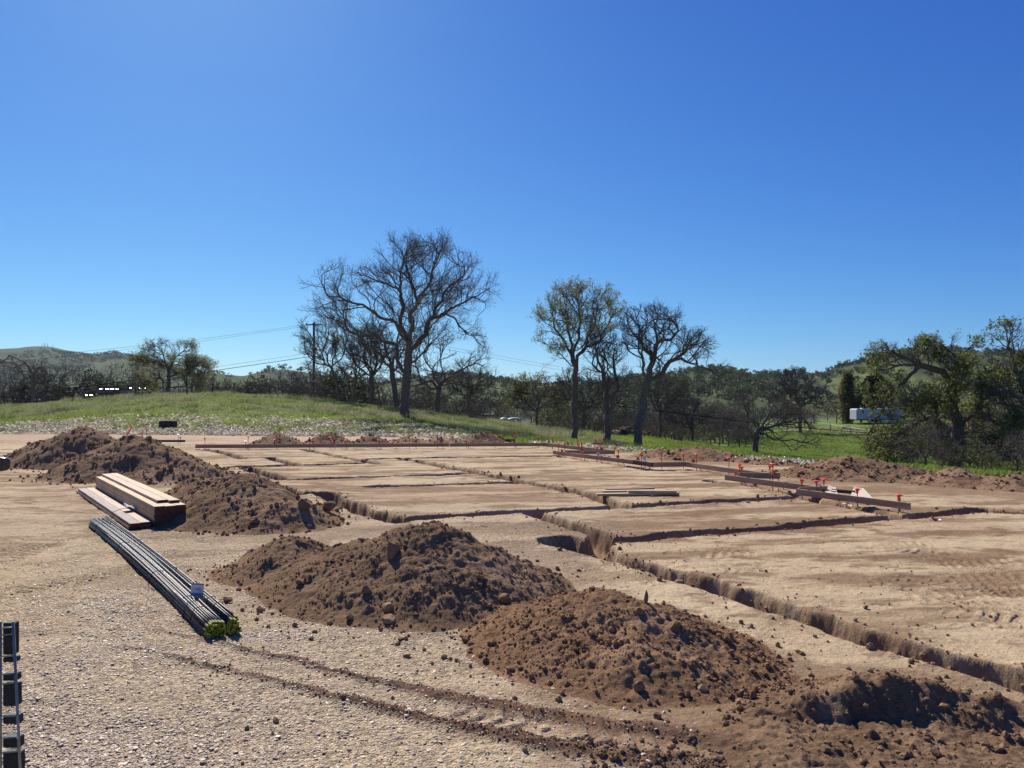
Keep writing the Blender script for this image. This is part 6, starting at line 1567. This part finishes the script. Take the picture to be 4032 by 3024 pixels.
def shed(label, x0, x1, ytop, d, glints):
    X0, Yd, Z = pz(x0, ytop, d); X1 = U(x1) * d; xm = (X0 + X1) / 2; g_ = Hz(xm, d); root = empty('long_shed', (xm, d, g_), label, 'shed')
    w_ = X1 - X0; hh = Z - g_
    mb = MB(); mb.box((0, 2.5, hh / 2 - .8), (w_, 3.4, hh + .6)); mb.build('wall', M_wall, root)
    mb = MB(); mb.box((0, 2.5, hh - .42), (w_ + .6, 5, .12)); mb.build('roof', M_rf, root)
    for (ga, gb) in glints:
        a, b = U(ga) * d - xm, U(gb) * d - xm; mb = MB(); M4 = Matrix.Translation((( a + b) / 2, -.1, hh - .12)) @ Matrix.Rotation(R(-56.5), 4, 'X') @ Matrix.Rotation(R(0), 4, 'Y')
        sv2 = (sv + Vector((-U((ga + gb) / 2), -1, 0)).normalized()).normalized(); M4 = Matrix.Translation(((a + b) / 2, -.1, hh - .12)) @ sv2.to_track_quat('Z', 'X').to_matrix().to_4x4()
        mb.box((0, 0, 0), (.13, b - a, .03), M=M4); mb.build('glint_panel', M_metal, root)  # added panel, tilted to mirror the sun towards the camera
shed('long dark stand-in shed with four panels aimed to glint behind the mound', 385, 480, 1528, 82, [(395, 407), (417, 430), (438, 451), (459, 467)])  # this and the next two sheds are added, carrying glints of parked windscreens
shed('small dark stand-in shed with two panels aimed to glint under the bushy oak', 505, 585, 1524, 80, [(513, 519), (550, 558), (570, 577)])
shed('low dark stand-in shed with one panel aimed to glint left of the long shed', 320, 372, 1552, 79, [(340, 346), (356, 367)])
shed('long pale roofed shed seen between the trunks behind the big oak', 1840, 1935, 1622, 120, [])
X, Yd, Z = pz(2014, 1648, 74); g_ = Hz(X, Yd); cn = empty('shade_canopy', (X, Yd, g_), 'teal and white shade canopy with a red post beyond the mound', 'canopy')
M_teal = mat('teal_canvas', (.13, .30, .25), rough=.5, var=.1, spec=.4); M_redw = mat('red_post', (.45, .08, .06), rough=.6)
hh = Z - g_
for xx, w_ in ((-.72, .8), (.28, 1.35)):
    V = []; Fs = []; n = 9
    for i in range(n):
        for j in range(3): t = i / (n - 1) * 2 - 1; V.append((xx + t * w_ / 2, (j - 1) * .9, hh + .14 * (1 - t * t) - .10 * abs(j - 1) - .02))
    for i in range(n - 1):
        for j in range(2): a = i * 3 + j; Fs.append((a, a + 1, a + 4, a + 3))
    m = MB(); m.add(V, Fs); o = m.build('canopy', M_teal, cn, smooth=True); md = o.modifiers.new('thickness', 'SOLIDIFY'); md.thickness = .03
for xx in (-1.0, .22, .9): m = MB(); m.tube([(xx, 0, -.2), (xx, 0, hh)], .05, 6); m.build('post', M_redw if xx == .22 else M_mast, cn)
# heap of cut brush and logs
rg = np.random.default_rng(4); X, Yd, Z = pz(2460, 1722, 52); g_ = Hz(X, Yd); m = MB()
for k in range(70):
    a = rg.uniform(0, 6.28); px_, py_ = rg.normal(0, .62), rg.normal(0, .5); hz_ = max(.06, .62 * math.exp(-(px_ / .8) ** 2) * rg.uniform(.2, 1)); L_ = rg.uniform(.25, .75); t = rg.uniform(-.3, .4); rr_ = rg.uniform(.03, .11)
    d3 = np.array([math.cos(a), math.sin(a), t]) * L_ / 2; c3 = np.array([px_, py_, hz_]); m.tube([c3 - d3, c3 + rg.normal(0, .03, 3), c3 + d3], [rr_, rr_ * 1.05, rr_ * .8], 7)
for k in range(26):
    a = rg.uniform(-.6, .6); p = np.array([1.2 + rg.uniform(0, .5), rg.normal(0, .4), .1]); pts = [p.copy()]
    for j in range(5): p = p + np.array([rg.uniform(-.1, .3), rg.normal(0, .12), rg.uniform(-.06, .16)]); p[2] = max(p[2], .03); pts.append(p.copy())
    m.tube(pts, [.04, .032, .026, .02, .014, .008], 5)
o = m.build('brush_heap', M_bark, smooth=True); o.location = (X, Yd, g_); tag(o, 'dark heap of cut logs and branches between the trunks of the oak trio', 'brush heap')
# ------------------------------------------------------------------ grass and straw
M_grass = mat_attr('grass_blades', rough=.7, var=.2, scale=.6, bump=0, spec=.2, translucent=.55)
def blades(name, label, x, y, h, wd, cols, nb, lean, rg, mat_=None, cat='grass'):
    n = len(x); zz_ = Hg(x, y); k = n * nb
    bx_ = np.repeat(x, nb) + rg.normal(0, .035, k); by_ = np.repeat(y, nb) + rg.normal(0, .035, k); bz_ = np.repeat(zz_, nb) - .015
    hh_ = np.repeat(h, nb) * rg.uniform(.55, 1.2, k); a = rg.uniform(0, 6.28, k); la = rg.uniform(0, lean, k) * hh_
    tx, ty = np.cos(a) * la, np.sin(a) * la; w2 = np.repeat(wd, nb) * rg.uniform(.6, 1.2, k) / 2; sx, sy = -np.sin(a) * w2, np.cos(a) * w2
    B = np.stack([bx_, by_, bz_], 1); S = np.stack([sx, sy, 0 * sx], 1)
    Mid = B + np.stack([tx * .4, ty * .4, hh_ * .6], 1); Tp = B + np.stack([tx, ty, hh_], 1)
    V = np.stack([B - S, B + S, Mid + S * .7, Mid - S * .7, Tp], 1).reshape(-1, 3)
    q = np.arange(k)[:, None] * 5; Q = np.concatenate([q, q + 1, q + 2, q + 3], 1); T_ = np.concatenate([q + 3, q + 2, q + 4], 1)
    c = np.repeat(np.repeat(cols, nb, 0) * rg.uniform(.75, 1.3, (k, 1)), 5, 0)
    o = obj(name, mesh_np(name, V, [Q, T_], False, {'col': c}), mat_ or M_grass); return tag(o, label, cat, kind='stuff')
rg = np.random.default_rng(8)
n = 150000; d = 22 + 46 * rg.uniform(0, 1, n) ** .8; u = rg.uniform(-.78, .30, n); x = u * d; e = edge_d(x, d)
k = (e > 1.0 + .8 * fbm(x * .5, d * .5, 3, 400)) ; x, d, e = x[k], d[k], e[k]; n = len(x)
g2 = fbm(x * .12, d * .25, 3, 124); hi_ = sstep(6, 12, e) * (x < 6) * (.35 + .6 * sstep(-.3, .3, g2 + .4 * fbm(x * .5, d * .5, 4, 120)))
gc = lerp(np.tile(np.array([.215, .275, .05], np.float32), (n, 1)), [.26, .265, .14], hi_); gc = lerp(gc, [.30, .28, .22], .5 * hi_ * (rg.uniform(0, 1, n) < .35)); gc = lerp(gc, [.08, .115, .028], .7 * (fbm(x * .9, d * .9, 3, 410) > .3))
tall = 1 + 1.2 * (fbm(x * .35, d * .6, 3, 415) > .28)
blades('grass', 'green grass covering the mound and the slope beyond the pad', x, d, (.10 + .10 * hi_) * tall, np.full(n, .016), gc, 4, .9, rg)
n = 70000; d = 18 + 100 * rg.uniform(0, 1, n) ** 1.1; u = rg.uniform(.28, .85, n); x = u * d; e = edge_d(x, d); k = (e > .8); x, d = x[k], d[k]; n = len(x)
gc = lerp(np.tile(np.array([.19, .255, .05], np.float32), (n, 1)), [.10, .14, .03], .7 * (fbm(x * .4, d * .4, 3, 420) > .15))
blades('grass', 'bright green grass of the field below the trailer', x, d, np.full(n, .16), .012 + d * .0003, gc, 4, .9, rg)
# straw and dry trimmings along the pad edge
def straw_band(label, u0, u1, e0, e1, n, seed):
    rg = np.random.default_rng(seed); u = rg.uniform(u0, u1, n * 3); ed = np.interp(u, _pu, _pe); d = ed + rg.uniform(e0, e1, len(u)) ** 1.0
    x = u * d; q = (d - ed - e0) / (e1 - e0); k = rg.uniform(0, 1, len(u)) < np.clip(1.15 - q, 0, 1) * (.25 + .9 * (fbm(x * 1.2, d * 1.6, 3, seed) > -.1)); x, d = x[k][:n], d[k][:n]; m = len(x)
    L_ = rg.uniform(.04, .15, m); a = rg.uniform(0, 6.28, m); t = rg.uniform(-.1, .8, m); c = np.stack([x, d, Hg(x, d) + .02 + rg.uniform(0, .06, m)], 1)
    dd = np.stack([np.cos(a) * np.cos(t), np.sin(a) * np.cos(t), np.sin(t)], 1) * L_[:, None]; s = np.cross(dd, rg.normal(size=(m, 3))); s /= np.linalg.norm(s, axis=1, keepdims=True); s *= (rg.uniform(.006, .022, m))[:, None]
    V = np.stack([c - dd - s, c + dd - s, c + dd + s, c - dd + s], 1).reshape(-1, 3)
    cc = np.array([(.55, .48, .38), (.40, .33, .25), (.74, .68, .59), (.20, .16, .11)])[rg.integers(0, 4, m)] * rg.uniform(.8, 1.15, (m, 1))
    o = obj('straw_litter', mesh_np('straw_litter', V, [np.arange(m * 4).reshape(-1, 4)], False, {'col': np.repeat(cc, 4, 0)}), M_grass); tag(o, label, 'straw', kind='stuff')
straw_band('pale dry straw and leaf litter strewn along the far edge of the pad', -.75, -.02, -.6, 7.5, 27000, 5)
straw_band('thin strip of pale straw at the pad edge left of the berm', .26, .47, -.3, 2.6, 6000, 6)
straw_band('sparse dry litter round the feet of the three oaks', .02, .26, -.3, 4.0, 1200, 7)
# ------------------------------------------------------------------ air
hb = MB(); hb.box((0, 900, 100), (9000, 8200, 230)); hz_o = hb.build('haze')
m = bpy.data.materials.new('haze'); m.use_nodes = True; N_m = m.node_tree.nodes; N_m.remove(N_m['Principled BSDF'])
pv = N_m.new('ShaderNodeVolumePrincipled'); pv.inputs['Color'].default_value = (.78, .87, 1, 1); pv.inputs['Density'].default_value = .000045; pv.inputs['Anisotropy'].default_value = .3
m.node_tree.links.new(pv.outputs[0], N_m['Material Output'].inputs['Volume']); hz_o.data.materials.append(m); tag(hz_o, 'thin blue haze over the far hills', 'haze', kind='stuff')
